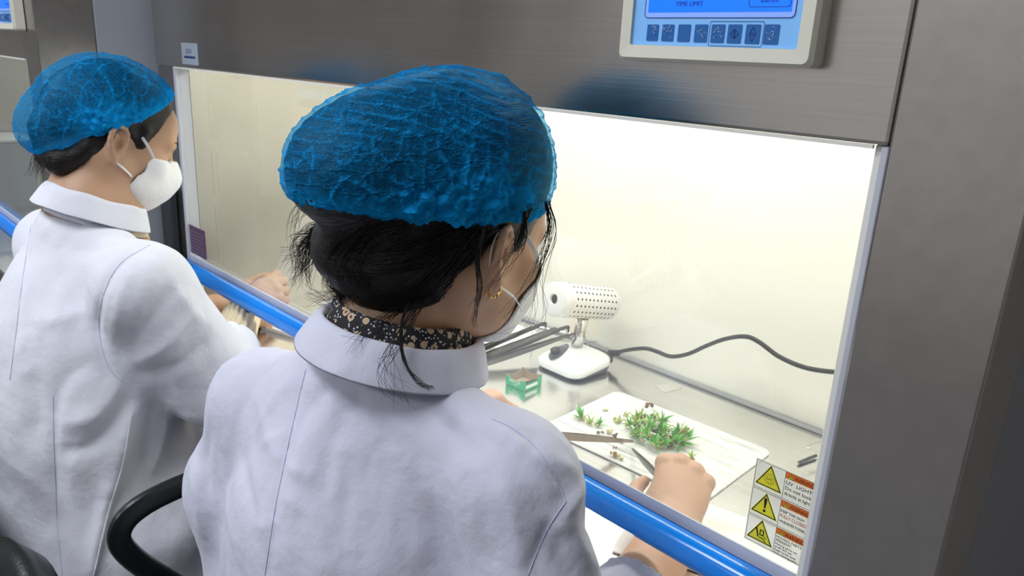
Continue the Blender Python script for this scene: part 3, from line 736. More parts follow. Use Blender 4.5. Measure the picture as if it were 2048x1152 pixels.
# --- forceps
def forceps(label, tip, back, up, L_, bent=False, m='tool_steel', gap=.010, w=.0042):
    """two sprung arms joined at the back"""
    tip, back = Vector(tip), Vector(back); d = (tip - back).normalized(); up = Vector(up); s = d.cross(up).normalized(); u = s.cross(d)
    t = thing('forceps', label, 'forceps', back, 'steel forceps')
    L_ = (tip - back).length
    for sg in (-1, 1):
        pts = [Vector((0, 0, 0)), d * L_ * .12 + s * sg * gap * .35, d * L_ * .4 + s * sg * gap * .6, d * L_ * .75 + s * sg * gap * .35, d * L_ + s * sg * .0009]
        rad = [.8, 1, 1, .75, .28]
        if bent:
            pts[-1] = d * (L_ - .004) + s * sg * .0012
            pts.append(d * L_ - u * .006 + s * sg * .001); pts.append(d * L_ - u * .014 + s * sg * .0008)
            rad = [.8, 1, 1, .85, .6, .5, .3]
        bm = bmesh.new()
        cp = catmull(pts, 4); rr = np.interp(np.linspace(0, 1, len(cp)), np.linspace(0, 1, len(rad)), rad).tolist()
        tube_pts(bm, cp, rr, 8, True, 0, (.0010, w, u)); fixn(bm)
        link('arm', bm, M[m], t)
    bm = bmesh.new(); box(bm, (-.004, -.004, -.003), (.004, .004, .003), .001)
    for v in bm.verts: v.co = d * v.co.x + s * v.co.y * .7 + u * v.co.z * 1.2
    link('weld', bm, M[m], t)
    return t
# resting on a wire stand at the back
tips = [(1090, 646, .846), (1111, 657, .838), (1136, 653, .834), (1156, 664, .822)]
for i, (x, y, z) in enumerate(tips):
    tp = at_z(x, y, z); bk = tp + Vector((-.055 + .004 * i, -.245, -(z - WS) + .010))
    forceps(['farthest left of the four long steel forceps propped behind the front worker\'s chin', 'second from left of the four long steel forceps propped on the wire stand',
             'third from left of the four long steel forceps, its bent tip standing highest', 'long steel forceps lying nearest the sterilizer, its tip behind the post'][i], tp, bk, (0, -.1, 1), .25, i < 3, gap=.006, w=.0055)
st = thing('wire_stand', 'bent wire tool stand holding up the forceps tips left of the sterilizer', 'tool stand', (-1.10, .50, WS))
bm = bmesh.new()
q0 = at_z(1080, 655, .826); q1 = at_z(1160, 668, .812)
pts = [Vector((q0.x - .02, q0.y, WS + .002)), Vector((q0.x - .02, q0.y - .004, .826)), Vector((q1.x + .02, q1.y - .004, .812)), Vector((q1.x + .03, q1.y, WS + .002)), Vector((q1.x + .03, q1.y + .06, WS + .002)), Vector((q0.x - .02, q0.y + .06, WS + .002)), Vector((q0.x - .02, q0.y, WS + .002))]
tube_pts(bm, [p - Vector(st.location) for p in pts], .0016, 6); fixn(bm); link('wire', bm, M['chrome'], st)
st = thing('wire_hook', 'small curled wire end sticking out behind the sterilizer foot', 'wire hook', at_z(1200, 700, WS))
bm = bmesh.new()
pts = [at_z(1150, 690, WS + .0015), at_z(1170, 684, WS + .006), at_z(1190, 683, WS + .012), at_z(1203, 684, WS + .012), at_z(1209, 690, WS + .008), at_z(1207, 697, WS + .0015)]
tube_pts(bm, [p - Vector(st.location) for p in catmull(pts, 4)], .0012, 6); fixn(bm); link('wire', bm, M['chrome'], st)
st = thing('tool_rest', 'bent wire tool rest in the right back corner of the bench', 'tool rest', at_z(1640, 915, WS))
bm = bmesh.new()
pts = [at_z(1599, 925, WS + .003), at_z(1636, 910, WS + .004), at_z(1652, 898, WS + .014), at_z(1652, 886, WS + .026), at_z(1644, 882, WS + .028), at_z(1616, 892, WS + .026), at_z(1622, 899, WS + .024), at_z(1650, 913, WS + .012), at_z(1660, 918, WS + .002)]
tube_pts(bm, [p - Vector(st.location) for p in catmull(pts, 4)], .0015, 6); fixn(bm); link('wire', bm, M['chrome'], st)
bm = bmesh.new(); a = at_z(1598, 925, WS + .0035); b_ = at_z(1632, 911, WS + .0045)
tube_pts(bm, [a - Vector(st.location), b_ - Vector(st.location)], .0028, 8); fixn(bm); link('rubber_sleeve', bm, M['dkgrey'], st)
# tape on the surface
c = [pz(1345 - 36, 772), pz(1345 + 2, 765), pz(1365, 776), pz(1330, 786)]
bm = bmesh.new(); prism(bm, [(p.x, p.y) for p in c], lambda a, b_, d: Vector((a, b_, WS + .0002 + d)), 0, .0004); fixn(bm)
tag(link('tape_patch', bm, M['tape'], None), 'patch of grey tape stuck on the steel surface right of the sterilizer', 'tape')
# white tray at the back left, white dish with black pen
def tray(name, c, sx, sy, h, label, rz=0):
    t = thing(name, label, 'tray', (c[0], c[1], WS + .0004), rz=rz)
    bm = bmesh.new()
    loops = [rrect(0, 0, sx * .92, sy * .92, .012), rrect(0, 0, sx, sy, .014), rrect(0, 0, sx - .004, sy - .004, .013), rrect(0, 0, sx * .90, sy * .90, .011)]
    zs = [0, h, h, .0022]
    R = [[bm.verts.new((a, b_, z)) for a, b_ in l] for l, z in zip(loops, zs)]
    for i in range(3):
        for k in range(len(R[0])): bm.faces.new((R[i][k], R[i][(k + 1) % len(R[0])], R[i + 1][(k + 1) % len(R[0])], R[i + 1][k]))
    bm.faces.new(R[0][::-1]); bm.faces.new(R[-1]); fixn(bm)
    link('body', bm, M['white'], t); return t
p = pz(985, 690); tray('white_tray', (p.x - .06, p.y + .045), .22, .14, .012, 'white plastic tray behind the forceps at the back of the bench')
p = pz(560, 640); tray('white_dish', (p.x + .075, p.y - .005), .14, .09, .010, 'shallow white dish in front of the left worker\'s hand', .3)
d_ = thing('black_marker', 'black marker lying on the white dish by the left worker\'s hand', 'marker', (p.x, p.y, WS + .018))
a = at_z(505, 633, WS + .018); b_ = at_z(545, 622, WS + .018)
bm = bmesh.new(); tube_pts(bm, [a - Vector(d_.location), a.lerp(b_, .7) - Vector(d_.location)], .005, 10); fixn(bm); link('barrel', bm, M['black_gloss'], d_)
bm = bmesh.new(); tube_pts(bm, [a.lerp(b_, .7) - Vector(d_.location), a.lerp(b_, 1.1) - Vector(d_.location)], .0058, 10); fixn(bm); link('cap', bm, M['black'], d_)
# tissue
def tissue(name, c, sx, sy, h, label, seed, rz=0):
    bm = bmesh.new(); nx, ny = 26, 20
    V = []
    for i in range(nx):
        for j in range(ny):
            u, v = i / (nx - 1) - .5, j / (ny - 1) - .5
            e = max(0, 1 - (2 * abs(u)) ** 4) * max(0, 1 - (2 * abs(v)) ** 4)
            q = Vector((u * sx * 18, v * sy * 18, seed))
            z = .0015 + h * e * (.35 + .65 * abs(noise.noise(q))) + .3 * h * e * noise.noise(q * 2.3)
            V.append(bm.verts.new((u * sx + .006 * noise.noise(q * .7 + Vector((3, 0, 0))), v * sy + .006 * noise.noise(q * .7), max(.0012, z))))
    for i in range(nx - 1):
        for j in range(ny - 1): bm.faces.new((V[i * ny + j], V[(i + 1) * ny + j], V[(i + 1) * ny + j + 1], V[i * ny + j + 1]))
    o = link(name, bm, M['tissue'], None, True); o.location = (c[0], c[1], WS); o.rotation_euler.z = rz
    md = o.modifiers.new('thickness', 'SOLIDIFY'); md.thickness = .0008; md.offset = 1
    return tag(o, label, 'tissue')
p = pz(1490, 1075); tissue('crumpled_tissue', (p.x + .02, p.y - .03), .20, .16, .022, 'crumpled white tissue under the sash handle right of the bare hand', 2.0, .2)
p = pz(1272, 1096); tissue('folded_tissue', (p.x, p.y), .05, .05, .010, 'small folded white tissue just left of the bare forearm', 7.0, .4)

# --- container in the far bench
p = Vector((-3.27, 0, 0))
bx = thing('plastic_crate', 'clear plastic crate of blue packets behind the far bench\'s glass', 'crate', (p.x, -.08, WS))
M['clear_plastic'] = clear('clear_plastic', (.85, .9, .95), .1, 1.4, .25, (.6, .66, .72))
s = .10
for nme, a, b_ in (('side_wall', (-s, -s, .004), (-s + .004, s, .24)), ('side_wall', (s - .004, -s, .004), (s, s, .24)), ('front_wall', (-s + .004, -s, .004), (s - .004, -s + .004, .24)), ('back_wall', (-s + .004, s - .004, .004), (s - .004, s, .24)), ('bottom', (-s, -s, .001), (s, s, .004))):
    bm = bmesh.new(); box(bm, a, b_); link(nme, bm, M['clear_plastic'], bx)
bm = bmesh.new(); box(bm, (-s - .008, -s - .008, .24), (s + .008, s + .008, .252), .004); link('lid', bm, M['white'], bx)
for k in range(2):
    bm = bmesh.new(); box(bm, (-.03, -.008, 0), (.03, .008, .15), .002)
    o = link('blue_packet', bm, M['lcd_face'] if False else mat('packet_blue_%d' % k, (.05, .20 + .03 * k, .62), .5), None)
    o.location = (bx.location.x - .04 + .065 * (k % 2), bx.location.y - .05 + .03 * k, WS + .0045)
    tag(o, ['nearer blue packet standing upright inside the clear crate of the far bench', 'blue packet standing behind the nearer one inside the far clear crate'][k], 'packet', 'blue packets in the crate')
# ------------------------------------------------------------------ implicit surfaces (numpy) for bodies and clothes
def V3(*a): return np.array(a if len(a) == 3 else a[0], dtype=float)
class Field:
    def __init__(s, lo, hi, res):
        s.lo = V3(lo); s.res = res
        s.n = np.maximum(4, np.ceil((V3(hi) - s.lo) / res).astype(int) + 1)
        s.ax = [(s.lo[i] + np.arange(s.n[i]) * res).astype(np.float32) for i in range(3)]
        s.D = np.full(s.n, 1.0, np.float32)
    def _sub(s, lo, hi):
        i0 = np.clip(np.floor((lo - s.lo) / s.res).astype(int), 0, s.n); i1 = np.clip(np.ceil((hi - s.lo) / s.res).astype(int) + 1, 0, s.n)
        if (i1 <= i0).any(): return None
        sl = tuple(slice(a, b) for a, b in zip(i0, i1))
        X = s.ax[0][sl[0]][:, None, None]; Y = s.ax[1][sl[1]][None, :, None]; Z = s.ax[2][sl[2]][None, None, :]
        return sl, X, Y, Z
    def _op(s, sl, d, k, op):
        A = s.D[sl]
        if op == 'u':
            if k > 0: h = np.maximum(k - np.abs(A - d), 0) / k; r = np.minimum(A, d) - h * h * k * .25
            else: r = np.minimum(A, d)
        else:
            if op == 's': d = -d
            if k > 0: h = np.maximum(k - np.abs(A - d), 0) / k; r = np.maximum(A, d) + h * h * k * .25
            else: r = np.maximum(A, d)
        s.D[sl] = r
    def cap(s, a, b, ra, rb=None, k=.01, op='u'):
        a, b = V3(a), V3(b); rb = ra if rb is None else rb; m = max(ra, rb) + k + 4 * s.res
        q = s._sub(np.minimum(a, b) - m, np.maximum(a, b) + m)
        if q is None: return
        sl, X, Y, Z = q; ab = b - a; L2 = max(ab @ ab, 1e-12)
        t = np.clip(((X - a[0]) * ab[0] + (Y - a[1]) * ab[1] + (Z - a[2]) * ab[2]) / L2, 0, 1)
        d = np.sqrt((X - a[0] - ab[0] * t) ** 2 + (Y - a[1] - ab[1] * t) ** 2 + (Z - a[2] - ab[2] * t) ** 2) - (ra + (rb - ra) * t)
        s._op(sl, d, k, op)
    def ell(s, c, r, R=None, k=.01, op='u'):
        c, r = V3(c), V3(r); R = np.eye(3) if R is None else R; m = r.max() + k + 4 * s.res
        q = s._sub(c - m, c + m)
        if q is None: return
        sl, X, Y, Z = q; x, y, z = X - c[0], Y - c[1], Z - c[2]
        l = [R[0, i] * x + R[1, i] * y + R[2, i] * z for i in range(3)]
        k0 = np.sqrt(sum((l[i] / r[i]) ** 2 for i in range(3))); k1 = np.sqrt(sum((l[i] / r[i] ** 2) ** 2 for i in range(3))) + 1e-9
        s._op(sl, k0 * (k0 - 1) / k1, k, op)
    def plane(s, p, n, k=0.0, op='i'):
        """keeps the side the normal points away from"""
        p, n = V3(p), V3(n); n = n / np.linalg.norm(n)
        X = s.ax[0][:, None, None]; Y = s.ax[1][None, :, None]; Z = s.ax[2][None, None, :]
        d = (X - p[0]) * n[0] + (Y - p[1]) * n[1] + (Z - p[2]) * n[2]
        s._op((slice(None),) * 3, d.astype(np.float32), k, op)
    def mesh(s, smooth=1, iso=0.0):
        D = s.D - iso; S = D < 0
        c = np.zeros(np.array(S.shape) - 1, np.int8)
        for i in (0, 1):
            for j in (0, 1):
                for k in (0, 1): c += S[i:S.shape[0] - 1 + i, j:S.shape[1] - 1 + j, k:S.shape[2] - 1 + k]
        act = (c > 0) & (c < 8); idx = np.argwhere(act); n = len(idx)
        vid = np.full(act.shape, -1, np.int32); vid[tuple(idx.T)] = np.arange(n)
        acc = np.zeros((n, 3)); cnt = np.zeros(n)
        corners = [(i, j, k) for i in (0, 1) for j in (0, 1) for k in (0, 1)]
        for a in corners:
            for ax_ in range(3):
                if a[ax_]: continue
                b = list(a); b[ax_] = 1
                va = D[tuple((idx + a).T)]; vb = D[tuple((idx + b).T)]
                x = (va < 0) != (vb < 0)
                t = np.where(x, va / np.where(x, va - vb, 1), 0)
                p = np.array(a, float)[None, :].repeat(n, 0); p[:, ax_] = t
                acc += p * x[:, None]; cnt += x
        v = (idx + acc / cnt[:, None]) * s.res + s.lo
        Q = []
        for ax_ in range(3):
            sh = [slice(None)] * 3; s2 = [slice(None)] * 3; sh[ax_] = slice(0, -1); s2[ax_] = slice(1, None)
            A, B = S[tuple(sh)], S[tuple(s2)]
            e = np.argwhere(A != B); u, w = (ax_ + 1) % 3, (ax_ + 2) % 3
            ok = (e[:, u] > 0) & (e[:, w] > 0) & (e[:, u] < S.shape[u] - 1) & (e[:, w] < S.shape[w] - 1); e = e[ok]
            fl = A[tuple(e.T)]
            def at(du, dw):
                q = e.copy(); q[:, u] += du; q[:, w] += dw; return vid[tuple(q.T)]
            q = np.stack([at(-1, -1), at(0, -1), at(0, 0), at(-1, 0)], 1); q[~fl] = q[~fl][:, ::-1]; Q.append(q)
        q = np.concatenate(Q); q = q[(q >= 0).all(1)]
        for _ in range(smooth): v = lap(v, q, .5)
        return v, q
def lap(v, q, f):
    acc = np.zeros_like(v); cnt = np.zeros(len(v))
    for a in range(4):
        i, j = q[:, a], q[:, (a + 1) % 4]
        for d_ in range(3):
            acc[:, d_] += np.bincount(i, v[j, d_], len(v)) + np.bincount(j, v[i, d_], len(v))
        cnt += np.bincount(i, minlength=len(v)) + np.bincount(j, minlength=len(v))
    return v + f * (acc / np.maximum(cnt, 1)[:, None] - v)
def normals(v, q):
    n = np.cross(v[q[:, 2]] - v[q[:, 0]], v[q[:, 3]] - v[q[:, 1]]); N_ = np.zeros_like(v)
    for a in range(4):
        for d_ in range(3): N_[:, d_] += np.bincount(q[:, a], n[:, d_], len(v))
    return N_ / (np.linalg.norm(N_, axis=1)[:, None] + 1e-12)
def merge(parts):
    vs, qs, o = [], [], 0
    for v, q in parts: vs.append(v); qs.append(q + o); o += len(v)
    return np.concatenate(vs), np.concatenate(qs)
def to_obj(name, v, q, m, parent, smooth=True):
    me = bpy.data.meshes.new(name); o0 = np.array(parent.location) if parent else np.zeros(3)
    me.vertices.add(len(v)); me.vertices.foreach_set('co', (v - o0).astype(np.float32).ravel())
    me.loops.add(q.size); me.loops.foreach_set('vertex_index', q.astype(np.int32).ravel())
    me.polygons.add(len(q)); me.polygons.foreach_set('loop_start', np.arange(0, q.size, 4, dtype=np.int32))
    try: me.polygons.foreach_set('loop_total', np.full(len(q), 4, np.int32))
    except Exception: pass
    me.update(calc_edges=True); me.validate()
    return linkme(name, me, m, parent, smooth)
def bvh(v, q): return BVHTree.FromPolygons([tuple(p) for p in v], [tuple(int(x) for x in f) for f in q])
def hit(tree, px, py):
    d = Vector(ray(px, py)).normalized(); r = tree.ray_cast(Vector(CAM), d)
    return (r[0], r[1]) if r[0] is not None else None
def on_surface(tree, pts, n=5):
    out = []
    P = [(a.x, a.y) for a in catmull([Vector((x, y, 0)) for x, y in pts], n)]
    for x, y in P:
        h = hit(tree, x, y)
        if h: out.append(h)
    return out
def seg_dist(v, P):
    """distance from verts to a polyline and the nearest parameter 0..1"""
    best = np.full(len(v), 9.0); bt = np.zeros(len(v)); n = len(P) - 1
    for i in range(n):
        a, b = P[i], P[i + 1]; ab = b - a; t = np.clip(((v - a) @ ab) / max(ab @ ab, 1e-12), 0, 1)
        d = np.linalg.norm(v - a - t[:, None] * ab, axis=1); m = d < best
        best[m] = d[m]; bt[m] = (i + t[m]) / n
    return best, bt
def fold(v, N_, tree, pts, width, depth, taper=True):
    h = on_surface(tree, pts)
    if len(h) < 3: return 0
    P = np.array([x[0] for x in h]); d, t = seg_dist(v, P)
    g = np.exp(-(d / width) ** 1.5)
    if taper: g *= np.clip(np.sin(PI * np.clip(t, 0.02, .98)) ** .6, 0, 1)
    return (g * depth)[:, None] * N_
def seam(name, tree, pts, r, m, parent, lift=.0002):
    h = on_surface(tree, pts, 8)
    if len(h) < 3: return
    o = Vector(parent.parent.location if parent.parent else parent.location)
    bm = bmesh.new(); tube_pts(bm, [p + nn * lift - o for p, nn in h], r, 5); fixn(bm)
    return link(name, bm, m, parent)
def nz(v, sc, seed=0.0):
    return np.array([noise.noise(Vector((p[0] * sc + seed, p[1] * sc, p[2] * sc))) for p in v])
def nzs(v, sc, seed=0.0):
    sc = np.array(sc); w = v * sc
    return np.array([noise.noise(Vector((p[0] + seed, p[1], p[2]))) for p in w])

# ------------------------------------------------------------------ people materials
def skin_mat(name, c, c2):
    m, N, L, b = nm(name)
    tc = N.new('ShaderNodeTexCoord'); n = N.new('ShaderNodeTexNoise'); n.inputs['Scale'].default_value = 22; n.inputs['Detail'].default_value = 6
    L.new(tc.outputs['Object'], n.inputs['Vector']); mx = N.new('ShaderNodeMix'); mx.data_type = 'RGBA'
    mx.inputs[6].default_value = (*c, 1); mx.inputs[7].default_value = (*c2, 1); L.new(n.outputs['Fac'], mx.inputs[0]); L.new(mx.outputs[2], b.inputs['Base Color'])
    b.inputs['Roughness'].default_value = .48; b.inputs['Subsurface Weight'].default_value = .12; b.inputs['Subsurface Radius'].default_value = (.010, .004, .002); b.inputs['Subsurface Scale'].default_value = .5
    n2 = N.new('ShaderNodeTexVoronoi'); n2.inputs['Scale'].default_value = 900; L.new(tc.outputs['Object'], n2.inputs['Vector'])
    bp = N.new('ShaderNodeBump'); bp.inputs['Strength'].default_value = .12; bp.inputs['Distance'].default_value = .0006; L.new(n2.outputs['Distance'], bp.inputs['Height']); L.new(bp.outputs['Normal'], b.inputs['Normal'])
    return m
M['skinA'] = skin_mat('tan_skin', (.55, .31, .19), (.63, .38, .245))
M['skinB'] = skin_mat('light_tan_skin', (.50, .29, .175), (.58, .36, .235))
def hair_mat():
    m, N, L, b = nm('black_hair')
    b.inputs['Base Color'].default_value = (.006, .005, .005, 1); b.inputs['Roughness'].default_value = .38; b.inputs['Specular IOR Level'].default_value = .35
    tc = N.new('ShaderNodeTexCoord'); mp = N.new('ShaderNodeMapping'); mp.inputs['Scale'].default_value = (90, 90, 900); mp.inputs['Rotation'].default_value = (.5, .9, 0)
    L.new(tc.outputs['Object'], mp.inputs['Vector']); n = N.new('ShaderNodeTexNoise'); n.inputs['Scale'].default_value = 1; n.inputs['Detail'].default_value = 4; L.new(mp.outputs['Vector'], n.inputs['Vector'])
    bp = N.new('ShaderNodeBump'); bp.inputs['Strength'].default_value = .5; bp.inputs['Distance'].default_value = .002; L.new(n.outputs['Fac'], bp.inputs['Height']); L.new(bp.outputs['Normal'], b.inputs['Normal'])
    return m
M['hair'] = hair_mat()
def cloth_mat(name, col, weave=1500, tr=.0):
    m, N, L, b = nm(name)
    b.inputs['Base Color'].default_value = (*col, 1); b.inputs['Roughness'].default_value = .85; b.inputs['Specular IOR Level'].default_value = .25; b.inputs['Sheen Weight'].default_value = .15
    tc = N.new('ShaderNodeTexCoord'); n = N.new('ShaderNodeTexNoise'); n.inputs['Scale'].default_value = 28; n.inputs['Detail'].default_value = 6; n.inputs['Roughness'].default_value = .55
    L.new(tc.outputs['Object'], n.inputs['Vector']); n2 = N.new('ShaderNodeTexNoise'); n2.inputs['Scale'].default_value = weave; L.new(tc.outputs['Object'], n2.inputs['Vector'])
    b1 = N.new('ShaderNodeBump'); b1.inputs['Strength'].default_value = .55; b1.inputs['Distance'].default_value = .006; L.new(n.outputs['Fac'], b1.inputs['Height'])
    b2 = N.new('ShaderNodeBump'); b2.inputs['Strength'].default_value = .12; b2.inputs['Distance'].default_value = .0005; L.new(n2.outputs['Fac'], b2.inputs['Height']); L.new(b1.outputs['Normal'], b2.inputs['Normal']); L.new(b2.outputs['Normal'], b.inputs['Normal'])
    return m
M['coatA'] = cloth_mat('lab_coat_cotton', (.60, .605, .73))
M['coatB'] = cloth_mat('lab_coat_cotton_whiter', (.74, .75, .83))
M['thread'] = mat('lavender_stitching', (.50, .51, .74), .8)
M['threadB'] = mat('pale_stitching', (.62, .63, .82), .8)
M['trouser'] = mat('dark_trouser_cloth', (.03, .025, .022), .9, bump=.2, bscale=800)
M['shoe'] = mat('shoe_rubber', (.05, .05, .05), .5)
M['mask'] = cloth_mat('mask_fabric', (.86, .86, .87), 1200)
M['loop'] = mat('mask_elastic', (.82, .82, .84), .7)
M['gold'] = mat('gold', (.80, .52, .18), .25, 1.0)
M['knit'] = mat('beige_knit', (.62, .52, .36), .9, bump=.3, bscale=500)
M['floral'] = None
m, N, L, b = nm('floral_print_cloth')
tc = N.new('ShaderNodeTexCoord'); vo = N.new('ShaderNodeTexVoronoi'); vo.inputs['Scale'].default_value = 90; vo.inputs['Randomness'].default_value = .9
L.new(tc.outputs['Object'], vo.inputs['Vector']); rp = N.new('ShaderNodeValToRGB'); cr = rp.color_ramp; cr.interpolation = 'CONSTANT'
cr.elements[0].position = 0; cr.elements[0].color = (.13, .05, .02, 1); cr.elements[1].position = .16; cr.elements[1].color = (.50, .37, .25, 1)
e = cr.elements.new(.38); e.color = (.012, .012, .015, 1)
L.new(vo.outputs['Distance'], rp.inputs[0])
v2 = N.new('ShaderNodeTexVoronoi'); v2.inputs['Scale'].default_value = 260; L.new(tc.outputs['Object'], v2.inputs['Vector'])
r2 = N.new('ShaderNodeValToRGB'); r2.color_ramp.interpolation = 'CONSTANT'; r2.color_ramp.elements[0].color = (1, 1, 1, 1); r2.color_ramp.elements[1].position = .26; r2.color_ramp.elements[1].color = (0, 0, 0, 1); L.new(v2.outputs['Distance'], r2.inputs[0])
gt = N.new('ShaderNodeMath'); gt.operation = 'GREATER_THAN'; gt.inputs[1].default_value = .40; L.new(vo.outputs['Distance'], gt.inputs[0])
ml = N.new('ShaderNodeMath'); ml.operation = 'MULTIPLY'; L.new(gt.outputs[0], ml.inputs[0]); L.new(r2.outputs[0], ml.inputs[1])
mx = N.new('ShaderNodeMix'); mx.data_type = 'RGBA'; L.new(ml.outputs[0], mx.inputs[0]); L.new(rp.outputs[0], mx.inputs[6]); mx.inputs[7].default_value = (.55, .55, .56, 1); L.new(mx.outputs[2], b.inputs['Base Color']); b.inputs['Roughness'].default_value = .85
M['floral'] = m

def cap_mat(name, base, seed, stretch, rot):
    """thin non-woven: part see-through, opaque where it is gathered double"""
    m, N, L, b = nm(name); out = N['Material Output']
    tc = N.new('ShaderNodeTexCoord')
    def mapped(scale, r=(0, 0, 0), off=0.0):
        mp = N.new('ShaderNodeMapping'); mp.inputs['Scale'].default_value = scale; mp.inputs['Rotation'].default_value = r; mp.inputs['Location'].default_value = (off + seed, off, 0)
        L.new(tc.outputs['Object'], mp.inputs['Vector']); return mp
    def warp(vec, sc, amt):
        n = N.new('ShaderNodeTexNoise'); n.inputs['Scale'].default_value = sc; n.inputs['Detail'].default_value = 3; L.new(vec.outputs[0], n.inputs['Vector'])
        s_ = N.new('ShaderNodeVectorMath'); s_.operation = 'SCALE'; s_.inputs['Scale'].default_value = amt; L.new(n.outputs['Color'], s_.inputs[0])
        a = N.new('ShaderNodeVectorMath'); a.operation = 'ADD'; L.new(vec.outputs[0], a.inputs[0]); L.new(s_.outputs[0], a.inputs[1]); return a
    def lines(vec, scale, w):
        v = N.new('ShaderNodeTexVoronoi'); v.feature = 'DISTANCE_TO_EDGE'; v.inputs['Scale'].default_value = scale; L.new(vec.outputs[0], v.inputs['Vector'])
        r = N.new('ShaderNodeMapRange'); r.inputs['From Min'].default_value = 0; r.inputs['From Max'].default_value = w; r.inputs['To Min'].default_value = 1; r.inputs['To Max'].default_value = 0; r.interpolation_type = 'SMOOTHSTEP'
        L.new(v.outputs['Distance'], r.inputs['Value']); return r
    mp = mapped(stretch, rot); w1 = warp(mp, 1.6, .9); l1 = lines(w1, 1.0, .11)
    mp2 = mapped(tuple(s_ * 2.3 for s_ in stretch), rot, 7.7); w2 = warp(mp2, 1.5, 1.0); l2 = lines(w2, 1.0, .10)
    fib = N.new('ShaderNodeTexNoise'); fib.inputs['Scale'].default_value = 1; fib.inputs['Detail'].default_value = 5; fib.inputs['Roughness'].default_value = .75
    mpf = mapped((450, 450, 900), (.6, .8, .2)); L.new(mpf.outputs[0], fib.inputs['Vector'])
    big = N.new('ShaderNodeTexNoise'); big.inputs['Scale'].default_value = 16; big.inputs['Detail'].default_value = 3; L.new(tc.outputs['Object'], big.inputs['Vector'])
    def mad(a, m_, c):
        q = N.new('ShaderNodeMath'); q.operation = 'MULTIPLY_ADD'; q.inputs[1].default_value = m_
        L.new(a, q.inputs[0])
        if isinstance(c, float): q.inputs[2].default_value = c
        else: L.new(c, q.inputs[2])
        return q.outputs[0]
    x = mad(fib.outputs['Fac'], 1.9, base - .95); x = mad(big.outputs['Fac'], .55, x); x = mad(l1.outputs[0], .10, x); x = mad(l2.outputs[0], .10, x)
    ca = N.new('ShaderNodeAttribute'); ca.attribute_name = 'crease'; x = mad(ca.outputs['Fac'], .62, x)
    q = N.new('ShaderNodeMath'); q.operation = 'SUBTRACT'; q.use_clamp = True; q.inputs[1].default_value = .35; L.new(x, q.inputs[0])
    cl = N.new('ShaderNodeMath'); cl.operation = 'MAXIMUM'; cl.inputs[1].default_value = .16; L.new(q.outputs[0], cl.inputs[0])
    # rim: the cloth is gathered there (vertex attribute from the gathering distance)
    at_ = N.new('ShaderNodeAttribute'); at_.attribute_name = 'gather'
    mxx = N.new('ShaderNodeMath'); mxx.operation = 'MULTIPLY_ADD'; mxx.use_clamp = True; mxx.inputs[1].default_value = .75; L.new(at_.outputs['Fac'], mxx.inputs[0]); L.new(cl.outputs[0], mxx.inputs[2])
    tr = N.new('ShaderNodeBsdfTransparent'); tr.inputs[0].default_value = (.55, .85, 1, 1)
    df = N.new('ShaderNodeBsdfDiffuse'); df.inputs[0].default_value = (.010, .38, .90, 1)
    tl = N.new('ShaderNodeBsdfTranslucent'); tl.inputs[0].default_value = (.010, .40, .95, 1)
    m1 = N.new('ShaderNodeMixShader'); m1.inputs[0].default_value = .22; L.new(df.outputs[0], m1.inputs[1]); L.new(tl.outputs[0], m1.inputs[2])
    m2 = N.new('ShaderNodeMixShader'); L.new(mxx.outputs[0], m2.inputs[0]); L.new(tr.outputs[0], m2.inputs[1]); L.new(m1.outputs[0], m2.inputs[2])
    bp = N.new('ShaderNodeBump'); bp.inputs['Strength'].default_value = .5; bp.inputs['Distance'].default_value = .002; L.new(l1.outputs[0], bp.inputs['Height']); L.new(bp.outputs['Normal'], df.inputs['Normal'])
    L.new(m2.outputs[0], out.inputs[0]); N.remove(b); return m

# ------------------------------------------------------------------ anatomy
def rotz(a): c, s = math.cos(a), math.sin(a); return np.array([[c, -s, 0], [s, c, 0], [0, 0, 1]])
def rotx(a): c, s = math.cos(a), math.sin(a); return np.array([[1, 0, 0], [0, c, -s], [0, s, c]])
def roty(a): c, s = math.cos(a), math.sin(a); return np.array([[c, 0, s], [0, 1, 0], [-s, 0, c]])
class Head:
    """local axes: x right, y forward, z up; origin inside the cranium at ear-top level"""
    def __init__(s, T, yaw, pitch, roll, sc=.95):
        s.T = V3(T); s.R = rotz(-math.radians(yaw)) @ rotx(-math.radians(pitch)) @ roty(math.radians(roll)); s.sc = sc
    def __call__(s, x, y, z): return s.T + s.R @ (V3(x, y, z) * s.sc)
    def dir(s, x, y, z): return s.R @ V3(x, y, z)
EAR = [(.003, -.002), (.0045, .010), (.002, .021), (-.005, .029), (-.014, .031), (-.022, .026), (-.026, .016), (-.0255, .004), (-.021, -.008), (-.014, -.018), (-.008, -.026)]
